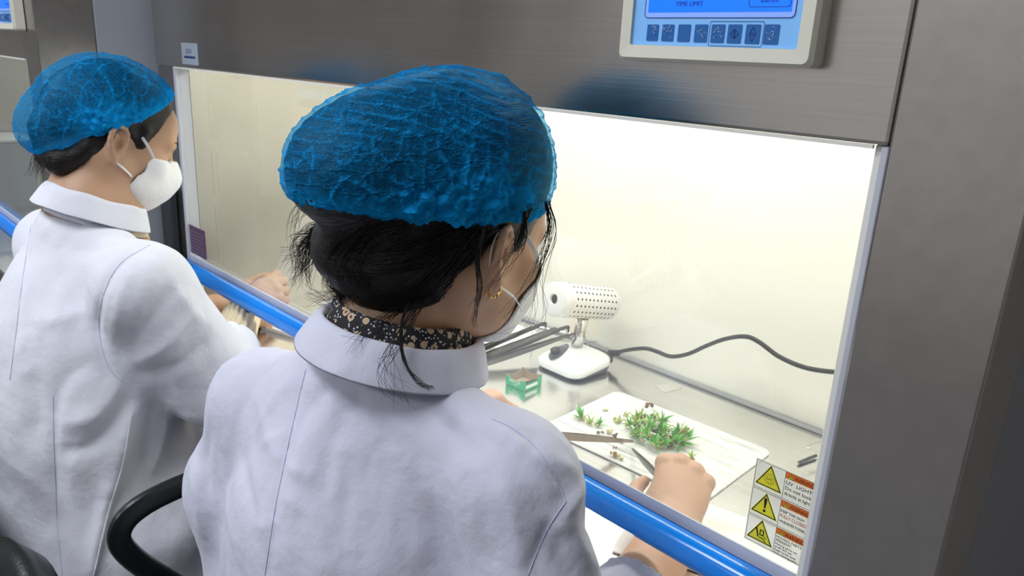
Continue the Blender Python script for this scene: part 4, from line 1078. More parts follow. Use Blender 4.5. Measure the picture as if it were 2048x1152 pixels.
def head_field(H, neck, res=.0021):
    s = H.sc
    f = Field(np.minimum(H(0, 0, 0) - .17, V3(neck) - .10), np.maximum(H(0, 0, 0) + .17, V3(neck) + .09), res)
    f.ell(H(0, -.012, .022), V3(.0735, .093, .086) * s, H.R, 0)
    f.ell(H(0, .040, -.035), V3(.060, .056, .082) * s, H.R, .03)
    f.ell(H(0, .058, .030), V3(.054, .034, .040) * s, H.R, .03)
    for sx in (-1, 1):
        f.cap(H(sx * .052, -.002, -.058), H(sx * .018, .066, -.106), .019 * s, .017 * s, .03)
        f.ell(H(sx * .040, .062, -.036), V3(.024, .022, .022) * s, H.R, .02)
        f.cap(H(sx * .015, .092, .006), H(sx * .046, .078, .006), .008 * s, .007 * s, .015)
    f.ell(H(0, .073, -.108), V3(.022, .018, .017) * s, H.R, .02)
    f.ell(H(0, .080, -.074), V3(.028, .020, .024) * s, H.R, .02)
    for sx in (-1, 1): f.ell(H(sx * .031, .098, -.011), V3(.017, .013, .011) * s, H.R, .010, 's')
    f.cap(H(0, .090, .000), H(0, .112, -.042), .0075 * s, .011 * s, .012)
    for sx in (-1, 1):
        f.ell(H(sx * .011, .103, -.046), V3(.0085, .010, .0075) * s, H.R, .006)
        f.ell(H(sx * .031, .0795, -.012), V3(.0135, .0125, .012) * s, H.R, .002)
        f.cap(H(sx * .020, .0905, -.019), H(sx * .043, .085, -.018), .0022, .002, .003)
    f.ell(H(0, .098, -.070), V3(.022, .008, .005) * s, H.R, .005); f.ell(H(0, .096, -.080), V3(.019, .008, .006) * s, H.R, .005)
    f.cap(H(-.016, .106, -.075), H(.016, .106, -.075), .0016, .0016, .003, 's')
    # ears
    for sx in (-1, 1):
        def E(a, b_, o): 
            return H(sx * (.071 + o + max(0, -a) * .55), -.004 + a * 1.0, -.022 + b_)
        f.ell(H(sx * .0735, -.012, -.020), V3(.010, .016, .026) * s, H.R, .006)
        for i in range(len(EAR) - 1):
            f.cap(E(*EAR[i], .006), E(*EAR[i + 1], .006), .0040 * s, .0040 * s, .003)
        f.cap(E(-.008, -.022, .004), E(-.006, -.029, .0045), .0062 * s, .0055 * s, .005)
        f.cap(E(-.0175, .014, .003), E(-.016, -.010, .002), .0035 * s, .004 * s, .004)
        f.ell(E(-.009, .0, .010), V3(.008, .0075, .011) * s, H.R, .003, 's')
        f.ell(E(-.010, .019, .0115), V3(.006, .006, .007) * s, H.R, .003, 's')
        f.cap(E(.0015, -.003, .004), E(.001, .003, .004), .004 * s, .0035 * s, .003)
    # neck
    f.cap(H(0, -.030, -.045), V3(neck) + V3(0, .012, -.01), .054 * s, .058 * s, .03)
    f.cap(H(0, .012, -.085), V3(neck) + V3(0, .035, -.02), .034 * s, .040 * s, .03)
    for sx in (-1, 1): f.cap(H(sx * .056, -.028, -.05), V3(neck) + V3(sx * .012, .065, -.03), .014, .012, .02)
    f.cap(V3(neck), V3(neck) - V3(0, -.01, .07), .062, .085, .03)
    return f
FING = [(.042, .026, .021), (.046, .029, .022), (.042, .027, .021), (.033, .021, .018)]
def hand_field(elbow, wrist, f, n, side, flex, thumb, sc=.95, res=.0016, spread=(.07, .02, -.03, -.09)):
    """side=+1 when the thumb lies on +s. Returns mesh, plus finger-tip positions"""
    W_, f, n = V3(wrist), V3(f), V3(n); f = f / np.linalg.norm(f); n = n - f * (n @ f); n /= np.linalg.norm(n); s = np.cross(f, n) * side
    P = lambda a, b_, c: W_ + (f * a + s * b_ + n * c) * sc
    e = V3(elbow); fa = W_ + (e - W_) * .95
    lo = np.minimum(W_ - .14, fa - .06); hi = np.maximum(W_ + .14, fa + .06)
    F_ = Field(lo, hi, res)
    ax = W_ - e; ax /= np.linalg.norm(ax)
    F_.cap(W_ - ax * .012, fa, .0245 * sc, .040 * sc, .0)
    F_.cap(P(-.015, .010, 0), fa + s * .006, .020 * sc, .034 * sc, .02); F_.cap(P(-.015, -.010, 0), fa - s * .006, .019 * sc, .034 * sc, .02)
    F_.ell(P(-.012, -.021, .010), V3(.007, .007, .007), None, .008)
    K = [P(.086, .027, .001), P(.090, .008, .004), P(.085, -.011, .002), P(.076, -.028, -.003)]
    for i, k in enumerate(K):
        F_.cap(P(.002, .016 - .010 * i, 0), k, .0145 * sc, (.0112, .0112, .0105, .0096)[i] * sc, .016)
    F_.ell(P(.045, 0, -.004), V3(.03, .03, .012) * sc, np.stack([f, s, n], 1), .012)
    F_.ell(P(.030, .026, -.010), V3(.028, .015, .014) * sc, np.stack([f, s, n], 1), .012)
    tips = []
    for i in range(4):
        p = K[i]; a = 0.0; r = (.0098, .0100, .0095, .0083)[i] * sc
        F_.ell(p + n * .004 * sc, V3(.0088, .0088, .0075) * sc, None, .005)
        for j in range(3):
            a += math.radians(flex[i][j])
            d = f * math.cos(a) - n * math.sin(a) + s * spread[i] * math.cos(a); d /= np.linalg.norm(d)
            q = p + d * FING[i][j] * sc; F_.cap(p, q, r, r * .90, .004 if j else .007); p = q; r *= .90
        tips.append(p)
    p = P(.020, .026, -.010); r = .0125 * sc
    for (dx, dy, dz), L_ in zip(thumb, (.044, .034, .026)):
        d = f * dx + s * dy + n * dz; d /= np.linalg.norm(d); q = p + d * L_ * sc; F_.cap(p, q, r, r * .86, .008 if L_ > .04 else .004); p = q; r *= .86
    tips.append(p)
    return F_.mesh(2), tips, P

def strands(name, parent, curves, r0, m=None, stuff=True):
    bm = bmesh.new(); o = Vector(parent.location)
    for c in curves:
        P = catmull(c, 4); n = len(P)
        tube_pts(bm, [p - o for p in P], [r0 * (1 - .75 * i / (n - 1)) for i in range(n)], 3, False)
    ob = link(name, bm, m or M['hair'], parent, True)
    if stuff: ob['kind'] = 'stuff'
    return ob
def ring_strip(name, parent, C, X, Y, Zv, a, b_, prof, t0, t1, m, n=72, wob=.002, seed=0, thick=.0016, shape=None):
    """cloth band round the neck: prof = [(dr, dz)]; t from front, clockwise"""
    C, X, Y, Zv = map(lambda q: Vector(q), (C, X, Y, Zv)); o = Vector(parent.location)
    bm = bmesh.new(); rows = []
    for i in range(n + 1):
        t = t0 + (t1 - t0) * i / n; e = X * math.sin(t) * a + Y * math.cos(t) * b_; u = e.normalized(); row = []
        for j, (dr, dz) in enumerate(prof):
            w = wob * noise.noise(Vector((t * 2.2 + seed, j * .35, seed)))
            sh = shape(t, j) if shape else (0, 0)
            row.append(bm.verts.new(C + e + u * (dr + w + sh[0]) + Zv * (dz + w * .8 + sh[1]) - o))
        rows.append(row)
    for i in range(n):
        for j in range(len(prof) - 1): bm.faces.new((rows[i][j], rows[i + 1][j], rows[i + 1][j + 1], rows[i][j + 1]))
    ob = link(name, bm, m, parent, True)
    md = ob.modifiers.new('cloth_thickness', 'SOLIDIFY'); md.thickness = thick; md.offset = 0
    sb = ob.modifiers.new('soft', 'SUBSURF'); sb.levels = 1; sb.render_levels = 1
    return ob

def make_cap(name, parent, ells, rim_p, rim_n, m, pleat, res=.003, seed=0.0, gathers=(), iso=0.0):
    P = np.array([e[0] for e in ells]); mr = max(max(e[1]) for e in ells)
    f = Field(P.min(0) - mr - .02, P.max(0) + mr + .02, res)
    for c, r, R, k in ells: f.ell(c, r, R, k)
    inner = Field.__new__(Field); inner.__dict__.update(f.__dict__); inner.D = f.D.copy()
    f.plane(rim_p, rim_n, .012)
    v, q = f.mesh(2); N_ = normals(v, q)
    rn = V3(rim_n) / np.linalg.norm(rim_n); h = -(v - V3(rim_p)) @ rn   # height above the rim
    g = np.exp(-(np.maximum(h, 0) / .016) ** 2)
    side = np.clip((1 - np.abs(N_ @ rn)) * 1.6, 0, 1)
    d, crease = pleat(v, h)
    d += g * side * (.0035 * nzs(v, (150, 150, 60), seed) + .003 * nzs(v, (70, 70, 40), seed + 3))
    d += .0022 * nzs(v, (28, 28, 28), seed + 9)
    ga = g * (.55 + .45 * side)
    ct = bvh(v, q)
    for px, rad in gathers:
        h_ = hit(ct, *px)
        if not h_: continue
        px = np.array(h_[0]); tx = np.array(h_[1].cross(Vector((0, 0, 1))).normalized()); tz = np.cross(np.array(h_[1]), tx)
        an = np.arctan2((v - px) @ tz, (v - px) @ tx); rd = np.linalg.norm(v - px, axis=1)
        rr_ = np.clip(1 - np.abs(np.sin(an * 6.5 + 2.2 * nzs(v, (26, 26, 26), seed + 11))) / .32, 0, 1) * np.exp(-(rd / (rad * 2.2)) ** 2)
        d += .0026 * rr_; crease = np.clip(crease + .85 * rr_, 0, 1)
        dd = np.linalg.norm(v - V3(px), axis=1); w = np.exp(-(dd / rad) ** 2); ga = np.maximum(ga, w)
        d += w * (.006 * nzs(v, (110, 110, 110), seed + 5) + .003)
    v2 = v + N_ * d[:, None]
    o = to_obj(name, v2, q, m, parent)
    a2 = o.data.attributes.new('crease', 'FLOAT', 'POINT'); a2.data.foreach_set('value', crease.astype(np.float32))
    at_ = o.data.attributes.new('gather', 'FLOAT', 'POINT'); at_.data.foreach_set('value', np.clip(ga, 0, 1).astype(np.float32))
    return o, inner, (v2, q)
# ------------------------------------------------------------------ shared dressing
def add_mask(H, root, side, notch):
    s = H.sc
    f = Field(H(0, .06, -.06) - .13, H(0, .06, -.06) + .13, .0017)
    if notch: f.ell(H(0, .046, -.068), V3(.069, .066, .062) * s, H.R, 0)
    else:
        f.ell(H(0, .040, -.035), V3(.0625, .059, .085) * s, H.R, 0); f.ell(H(0, .052, -.068), V3(.046, .062, .052) * s, H.R, .02)
        for sx in (-1, 1): f.cap(H(sx * .052, -.002, -.058), H(sx * .018, .066, -.106), .022 * s, .020 * s, .02)
    f.ell(H(0, .070, -.062), V3(.047, .062, .053) * s, H.R, .02)
    f.cap(H(0, .098, -.022), H(0, .116, -.050), .014 * s, .016 * s, .02)
    f.ell(H(0, .066, -.105), V3(.030, .030, .022) * s, H.R, .02)
    for sx in (-1, 1): f.ell(H(sx * .043, .062, -.036), V3(.0265, .0265, .026) * s, H.R, .012)
    o = f.D.copy()
    f.D = np.maximum(o, -(o + .0026))
    f.plane(H(0, side, -.085), H.dir(0, -1, .34), 0)       # side edges: keep the front
    f.plane(H(0, .090, -.020), H.dir(0, -.10 if notch else -.32, 1), 0)       # top edge
    if notch:
        for sx in (-1, 1): f.cap(H(sx * .035, .034, -.048), H(sx * .10, .024, -.042), .014 * s, .018 * s, .006, 's')
    v, q = f.mesh(2); N_ = normals(v, q)
    v = v + N_ * (.0007 * nzs(v, (45, 45, 45)))[:, None]
    mk = to_obj('face_mask', v, q, M['mask'], root); o_ = Vector(root.location)
    for sx in (-1, 1):
        ear = [H(sx * .0735, .010, .012), H(sx * .0775, -.004, .016), H(sx * .080, -.020, .010), H(sx * .081, -.030, -.008), H(sx * .078, -.026, -.028), H(sx * .073, -.016, -.047)]
        if notch: a, b_ = H(sx * .063, .056, -.026), H(sx * .0655, .030, -.068)
        else: a, b_ = H(sx * .056, side + .022, -.038), H(sx * .058, side + .006, -.082)
        pts = [a, (a * .5 + ear[0] * .5) + H.dir(sx * .010, 0, 0)] + ear + [(b_ * .5 + ear[-1] * .5) + H.dir(sx * .011, 0, 0), b_]
        bm = bmesh.new(); tube_pts(bm, [Vector(p) - o_ for p in catmull(pts, 5)], 1.0, 8, True, 0, (.0007, .0024, H.dir(0, 1, 0))); fixn(bm)
        link('ear_loop', bm, M['loop'], mk, True)
    return mk
def face_details(H, root):
    cs = []
    for sx in (-1, 1):
        for k in range(16):
            t = k / 15; c = H(sx * (.016 + .032 * t), .1005 - .016 * t * t, .009 + .006 * math.sin(PI * t * .7)); cs.append([c, c + H.dir(sx * .006, -.001, .0012) * (1 - .4 * t)])
    strands('eyebrows', root, [[Vector(p) for p in c] for c in cs], .0010)
    cs = []
    for sx in (-1, 1):
        for k in range(14):
            t = k / 13; c = H(sx * (.020 + .023 * t), .0925 - .0055 * t, -.0195); cs.append([c, c + H.dir(sx * .002, .006, -.003)])
    strands('eyelashes', root, [[Vector(p) for p in c] for c in cs], .0006)
def legs(root, pel, knees, feet, coatm=None):
    f = Field(np.minimum.reduce([V3(p) for p in knees + feet] + [V3(pel)]) - .2, np.maximum.reduce([V3(p) for p in knees + feet] + [V3(pel)]) + .2, .009)
    f.ell(pel, V3(.155, .115, .10), None, 0)
    for sx, k, ft in zip((-1, 1), knees, feet):
        h = V3(pel) + V3(sx * .085, .02, -.01); f.cap(h, k, .085, .060, .05); f.cap(k, V3(ft) + V3(0, -.01, .075), .062, .045, .03)
    v, q = f.mesh(2); d = .004 * nzs(v, (14, 14, 22)); v = v + normals(v, q) * d[:, None]
    to_obj('trousers', v, q, M['trouser'], root)
    for ft in feet:
        g = Field(V3(ft) - .22, V3(ft) + .24, .005)
        g.ell(V3(ft) + V3(0, .0, .045), V3(.040, .060, .048), None, 0); g.ell(V3(ft) + V3(0, .09, .036), V3(.043, .095, .036), None, .03); g.plane(V3(ft) + V3(0, 0, .004), (0, 0, -1))
        v, q = g.mesh(2); to_obj('shoe', v, q, M['shoe'], root)

# ------------------------------------------------------------------ front worker
def worker_front():
    root = thing('person', 'person in front seen from behind, with floral collar, pale lab coat and blue hair cap', 'person', (-.66, -.25, 0))
    H = Head((-.598, -.142, 1.221), -3, 14, 0, .95)
    neck = (-.645, -.215, 1.085)
    hf = head_field(H, neck)
    he = hf.mesh(2)
    # arms and hands
    shR, elR, wrR = V3(-.452, -.185, 1.0), V3(-.365, -.185, .79), V3(-.430, .070, .848)
    shL, elL, wrL = V3(-.835, -.26, .965), V3(-.893, -.268, .82), V3(-.842, .045, .855)
    hr, tr_, PR = hand_field(elR, wrR, (-.42, .86, .42), (.30, -.42, .86), -1, [(48, 62, 34), (52, 66, 36), (58, 68, 38), (64, 66, 38)], [(.55, .62, -.48), (.80, .05, -.55), (.85, -.25, -.40)], 1.04)
    hl, tl_, PL_ = hand_field(elL, wrL, (.10, .98, -.02), (-.30, .10, .95), 1, [(40, 55, 30), (48, 60, 34), (54, 62, 34), (60, 60, 34)], [(.60, .62, -.45), (.85, .05, -.5), (.85, -.2, -.45)], .95)
    # trunk under the coat
    f = Field((-1.0, -.45, .45), (-.25, .1, 1.15), .012)
    f.cap(V3(neck) - V3(0, 0, .06), (-.655, -.20, .60), .050, .10, .0); f.cap(shL, shR, .035, .035, .04)
    f.cap(shR, elR, .046, .040, .03); f.cap(shL, elL, .046, .040, .03)
    f.cap(elR, elR * .4 + wrR * .6, .040, .030, .02); f.cap(elL, elL * .4 + wrL * .6, .040, .030, .02)
    body = merge([he, hr, hl, f.mesh(2)])
    to_obj('body', *body, M['skinA'], root)
    legs(root, (-.66, -.24, .575), [(-.76, .09, .56), (-.53, .09, .56)], [(-.78, -.02, 0), (-.50, -.02, 0)])
    face_details(H, root)
    # coat
    f = Field((-1.05, -.50, .40), (-.22, .12, 1.16), .0048)
    f.cap((-.646, -.212, 1.048), (-.655, -.225, .90), .070, .115, 0)
    f.ell((-.655, -.205, .865), V3(.190, .130, .185), rotz(math.radians(14)), .06)
    f.ell((-.665, -.215, .72), V3(.215, .145, .22), rotz(math.radians(8)), .08)
    f.ell((-.66, -.18, .56), V3(.225, .20, .14), None, .08)
    f.cap((-.646, -.218, 1.058), shR + V3(-.02, 0, -.005), .050, .055, .04); f.cap((-.650, -.222, 1.056), shL + V3(.02, 0, -.005), .046, .055, .04)
    f.cap(shR, elR, .058, .060, .045); f.cap(shL, elL, .060, .062, .045)
    eR = elR * .46 + wrR * .54; eL = elL * .25 + wrL * .75
    f.cap(elR, eR, .060, .050, .03); f.cap(elL, eL, .060, .050, .03)
    f.ell(elR + V3(.0, -.01, -.02), V3(.07, .07, .06), None, .03)
    f.cap(elL + V3(.006, 0, 0), (-.852, -.275, .60), .056, .066, .05)
    for e, w_ in ((elR, wrR), (elL, wrL)):
        ax = (w_ - e) / np.linalg.norm(w_ - e); c2 = (e * .62 + w_ * .38) if w_ is wrR else (e * .42 + w_ * .58)
        f.cap(c2, c2 + ax * .16, .040, .046, .004, 's')
    v, q = f.mesh(3); N_ = normals(v, q); tree = bvh(v, q)
    d = .0022 * nzs(v, (22, 22, 9), 2)[:, None] * N_ + .0012 * nzs(v, (60, 60, 26), 5)[:, None] * N_
    FO = [  # pixel run of the crease, half width m, depth m
        ([(700, 745), (640, 790), (600, 850), (575, 930)], .012, -.004), ([(760, 760), (690, 830), (650, 930), (640, 1040)], .014, -.003),
        ([(615, 735), (585, 830), (560, 950), (535, 1150)], .006, -.0035), ([(640, 760), (610, 860), (590, 960)], .010, .003),
        ([(600, 745), (560, 790), (510, 870)], .012, .004), ([(560, 720), (510, 770), (470, 850)], .010, -.0035),
        ([(860, 790), (920, 850), (1000, 900), (1080, 960)], .014, -.005), ([(900, 780), (980, 850), (1060, 900)], .010, .004),
        ([(1000, 842), (1060, 880), (1105, 945), (1130, 1003)], .006, -.004), ([(1130, 1003), (1095, 1055), (1060, 1140)], .007, -.005),
        ([(1178, 965), (1140, 1000), (1100, 1060)], .012, .011), ([(1165, 1010), (1190, 1070), (1240, 1130)], .012, -.006), ([(1130, 1030), (1150, 1090), (1200, 1148)], .014, .008),
        ([(1110, 1060), (1120, 1110), (1150, 1150)], .010, -.006), ([(1060, 900), (1120, 930), (1165, 950)], .012, .005), ([(1030, 880), (1090, 950), (1110, 1000)], .014, .005),
        ([(400, 800), (380, 870), (366, 930)], .018, .005), ([(420, 850), (410, 930), (420, 1020)], .012, -.006), ([(385, 930), (400, 1000), (410, 1080)], .014, .008), ([(450, 880), (455, 980), (470, 1100)], .016, .004),
        ([(480, 900), (500, 1000), (520, 1120)], .012, -.004), ([(520, 800), (540, 880), (560, 930)], .010, .003), ([(700, 900), (690, 1000), (690, 1140)], .022, -.004), ([(800, 880), (830, 1000), (850, 1140)], .024, .004),
        ([(930, 940), (960, 1030), (980, 1140)], .018, -.004), ([(1010, 960), (1030, 1050), (1040, 1140)], .014, .005), ([(730, 790), (800, 850), (900, 900)], .012, .003), ([(620, 1000), (640, 1080), (660, 1150)], .012, .003),
        ([(575, 860), (545, 880), (520, 890)], .006, .0025), ([(570, 930), (600, 945), (630, 950)], .007, .0025), ([(560, 990), (590, 1010), (620, 1020)], .007, .0025), ([(555, 1040), (530, 1050), (505, 1055)], .007, .0025)]
    for p, w_, dp in FO: d = d + fold(v, N_, tree, p, w_, dp)
    v = v + d; v = lap(v, q, .25)
    coat = to_obj('lab_coat', v, q, M['coatA'], root); tree = bvh(v, q)
    seam('seam', tree, [(612, 738), (590, 830), (568, 930), (548, 1030), (530, 1150)], .0006, M['thread'], coat)
    seam('seam', tree, [(985, 838), (1030, 860), (1075, 900), (1110, 955), (1131, 1004)], .0006, M['thread'], coat)
    seam('seam', tree, [(1131, 1004), (1100, 1050), (1076, 1100), (1056, 1150)], .0006, M['thread'], coat)
    # collars
    C = V3(-.628, -.200, 1.098); Zv = V3(.05, .20, .98); Zv /= np.linalg.norm(Zv); X = V3(1, .12, 0); X = X - Zv * (X @ Zv); X /= np.linalg.norm(X); Y = np.cross(Zv, X)
    cs = .80
    ring_strip('coat_collar', root, C, X, Y, Zv, .078, .080, [(.004, -.026), (.002, -.012), (.001, .008), (.003, .015), (.008, .015), (.014, .005), (.020, -.009), (.027, -.024)], .45, 2 * PI - .45, M['coatA'], 80, .0035, 1.0)
    ring_strip('shirt_collar', root, C + Zv * .010, X, Y, Zv, .068, .070, [(.0, -.02), (-.002, .0), (-.003, .017), (.001, .023), (.006, .019), (.008, .004), (.010, -.008)], .30, 2 * PI - .30, M['floral'], 80, .002, 4.0)
    # hair: scalp, loose low bun, wisps
    s = H.sc
    hres = .0032
    ells = [((-.600, -.146, 1.283), V3(.098, .103, .096), H.R, 0), ((-.600, -.190, 1.286), V3(.086, .084, .076), H.R, .03), ((-.616, -.270, 1.281), V3(.057, .056, .053), None, .075)]
    cap_p = H(0, -.005, .012); cap_n = -(H.R @ rotx(math.radians(8)) @ V3(0, 0, 1))
    f = Field((-.80, -.40, 1.05), (-.45, .02, 1.42), hres)
    f.ell(H(0, -.016, .020), V3(.082, .098, .093) * s, H.R, 0)
    f.ell(H(0, .098, -.050), V3(.090, .080, .115) * s, H.R, .006, 's')
    for sx in (-1, 1): f.cap(H(sx * .06, -.004, -.030), H(sx * .10, -.004, -.022), .024 * s, .030 * s, .004, 's')
    f.plane(H(0, -.05, -.058), H.dir(0, .45, -1), .01)
    for k in ells: f.ell(k[0], k[1] - .0030, k[2], max(.012, k[3]))
    cut = H(0, -.03, -.016); 
    # nape mass
    f.cap(H(-.030, -.085, -.035), H(.030, -.078, -.030), .030, .026, .03)
    f.cap(H(-.052, -.075, -.035), H(-.050, -.120, -.055), .034, .020, .03)
    f.ell(H(-.020, -.098, -.052), V3(.052, .034, .036), H.R, .03)
    f.ell(at_d(775, 535, .785), V3(.058, .045, .050), None, .03); f.ell(at_d(700, 485, .79), V3(.040, .036, .036), None, .03); f.ell(at_d(850, 530, .765), V3(.036, .036, .042), None, .03)
    v, q = f.mesh(2); N_ = normals(v, q); v = v + N_ * (.0012 * nzs(v, (60, 60, 220)))[:, None]
    to_obj('hair', v, q, M['hair'], root)
    R_ = random.Random(5); cur = []; ht = bvh(v, q)
    def onhair(px, jit):
        jx, jy = R_.uniform(-jit, jit), R_.uniform(-jit, jit) * .6; c = []
        for (x, y) in px:
            h = hit(ht, x + jx + R_.uniform(-5, 5), y + jy + R_.uniform(-5, 5))
            if h: c.append(h[0] + h[1] * R_.uniform(.0004, .0022))
        if len(c) > 2: cur.append(c)
    for k in range(150): onhair([(930, 465), (860, 500), (780, 520), (710, 520), (650, 500)], 40)
    for k in range(110): onhair([(780, 450), (720, 480), (690, 530), (700, 580), (740, 605)], 50)
    for k in range(110): onhair([(950, 470), (900, 530), (850, 580), (790, 605), (740, 600)], 34)
    zc = .80
    def strand(px, z0, z1=None, jit=6):
        z1 = z1 if z1 is not None else z0; n = len(px)
        return [at_d(x + R_.uniform(-jit, jit) * (.3 + i / n), y + R_.uniform(-jit, jit) * (.3 + i / n), z0 + (z1 - z0) * i / (n - 1)) for i, (x, y) in enumerate(px)]
    for k in range(90): cur.append(strand([(690, 420), (640, 470), (615, 510), (600, 560)], .790, .770, 24))
    for k in range(60): cur.append(strand([(680, 440), (630, 460), (600, 490), (585, 520)], .790, .770, 26))
    for k in range(60): cur.append(strand([(660, 520), (672, 560), (690, 590), (680, 615)], .775, .785, 30))
    for k in range(50): cur.append(strand([(960, 450), (900, 505), (870, 565), (800, 600)], .715, .735, 26))
    for k in range(40): cur.append(strand([(740, 450), (680, 500), (672, 550), (720, 600)], .735, .75, 30))
    for k in range(40): cur.append(strand([(700, 470), (655, 520), (660, 565), (690, 600)], .790, .80, 22))
    for k in range(34): cur.append(strand([(720, 520), (700, 580), (670, 600), (630, 590)], .79, .80, 26))
    for k in range(40): cur.append(strand([(760, 440), (700, 500), (690, 560), (730, 610)], .765, .775, 30))
    for k in range(40): cur.append(strand([(930, 450), (880, 520), (800, 560), (720, 560)], .735, .76, 26))
    for k in range(26): cur.append(strand([(850, 560), (810, 620), (802, 680), (812, 730), (838, 765), (865, 778)], .735, .690, 6))
    for k in range(14): cur.append(strand([(850, 590), (790, 680), (775, 740), (800, 790)], .73, .69, 34))
    for k in range(10): cur.append(strand([(790, 620), (740, 660), (700, 690)], .74, .72, 30))
    for k in range(22): cur.append(strand([(968, 455), (955, 520), (958, 580), (945, 650)], .700, .715, 9))
    for k in range(14): cur.append(strand([(1092, 405), (1096, 450), (1085, 500), (1062, 560), (1010, 640)], .765, .76, 14))
    for k in range(10): cur.append(strand([(1060, 415), (1040, 480), (1000, 540), (955, 600)], .72, .72, 22))
    for k in range(7): cur.append(strand([(1095, 400), (1102, 470), (1085, 560), (1075, 640), (1000, 690)], .77, .77, 22))
    for k in range(12): cur.append(strand([(640, 400), (600, 420), (585, 470)], .78, .77, 22))
    strands('loose_hair', root, cur, .00040)
    cur = []
    for k in range(26): cur.append(strand([(1050, 425), (1045, 470), (1030, 500)], .715, .73, 14))
    strands('temple_hair', root, cur, .0006)
    # cap
    def pleat(v, h):
        w = .008 * nzs(v, (11, 11, 11), 1) + .0015 * nzs(v, (50, 50, 50), 31)
        u = (v[:, 2] + .30 * (v[:, 1]) + w)   # pleats run front to back
        up = np.clip((h - .035) / .05, 0, 1) * np.clip(.75 + 1.2 * nzs(v, (14, 14, 20), 21), 0, 1)
        s1 = np.abs(np.sin(u * PI / .0115)); r1 = np.clip(1 - s1 / .45, 0, 1)
        n1 = np.abs(nzs(v, (42, 42, 26), 7)); r2 = np.clip(1 - n1 / .07, 0, 1); n2 = np.abs(nzs(v, (85, 85, 60), 17)); r3 = np.clip(1 - n2 / .10, 0, 1)
        lo = 1 - .88 * up
        return up * .0024 * r1 + lo * (.0020 * r2 + .0010 * r3), np.clip(up * r1 * 1.0 + lo * (.9 * r2 + .45 * r3), 0, 1)
    M['capA'] = cap_mat('blue_cap_nonwoven', .17, 0.0, (30, 30, 75), (.25, .1, .2))
    make_cap('hair_cap', root, ells, cap_p, cap_n, M['capA'], pleat, .0026, 0.0, [((905, 420), .030), ((985, 395), .024), ((830, 415), .018), ((1050, 400), .016)])
    add_mask(H, root, .058, False)
    # earring
    p = Vector(H(.078, -.010, -.058)); o_ = Vector(root.location)
    bm = bmesh.new(); n = 22
    ea, eb = Vector(H.dir(.25, 1, 0)).normalized(), Vector(H.dir(0, 0, 1))
    pts = [p + (ea * math.cos(2 * PI * k / n) + eb * math.sin(2 * PI * k / n)) * .0072 - o_ for k in range(n + 1)]
    tube_pts(bm, pts, [.0011 + .0004 * (k % 2) for k in range(n + 1)], 6); fixn(bm); link('earring', bm, M['gold'], root)
    # forceps held in both hands
    tipR = at_z(1264, 897, PZ + .004); bR = Vector(PR(.075, .030, -.016)); bR = tipR + (bR - tipR) * 1.05
    forceps('forceps held in the bare right hand, its dark tip in the plantlet heap', tipR, bR, (0, -.2, 1), .1, gap=.005, w=.0035)
    tipL = at_z(1266, 883, PZ + .006); bL = at_z(1075, 868, WS + .075)
    forceps('long brownish forceps reaching from behind the sleeve into the plantlet heap', tipL, bL, (0, -.3, 1), .2, gap=.004, w=.0058, m='brass_steel')
    return H
M['brass_steel'] = mat('stained_forceps_steel', (.34, .27, .20), .35, 1.0, var=.4, vscale=70)

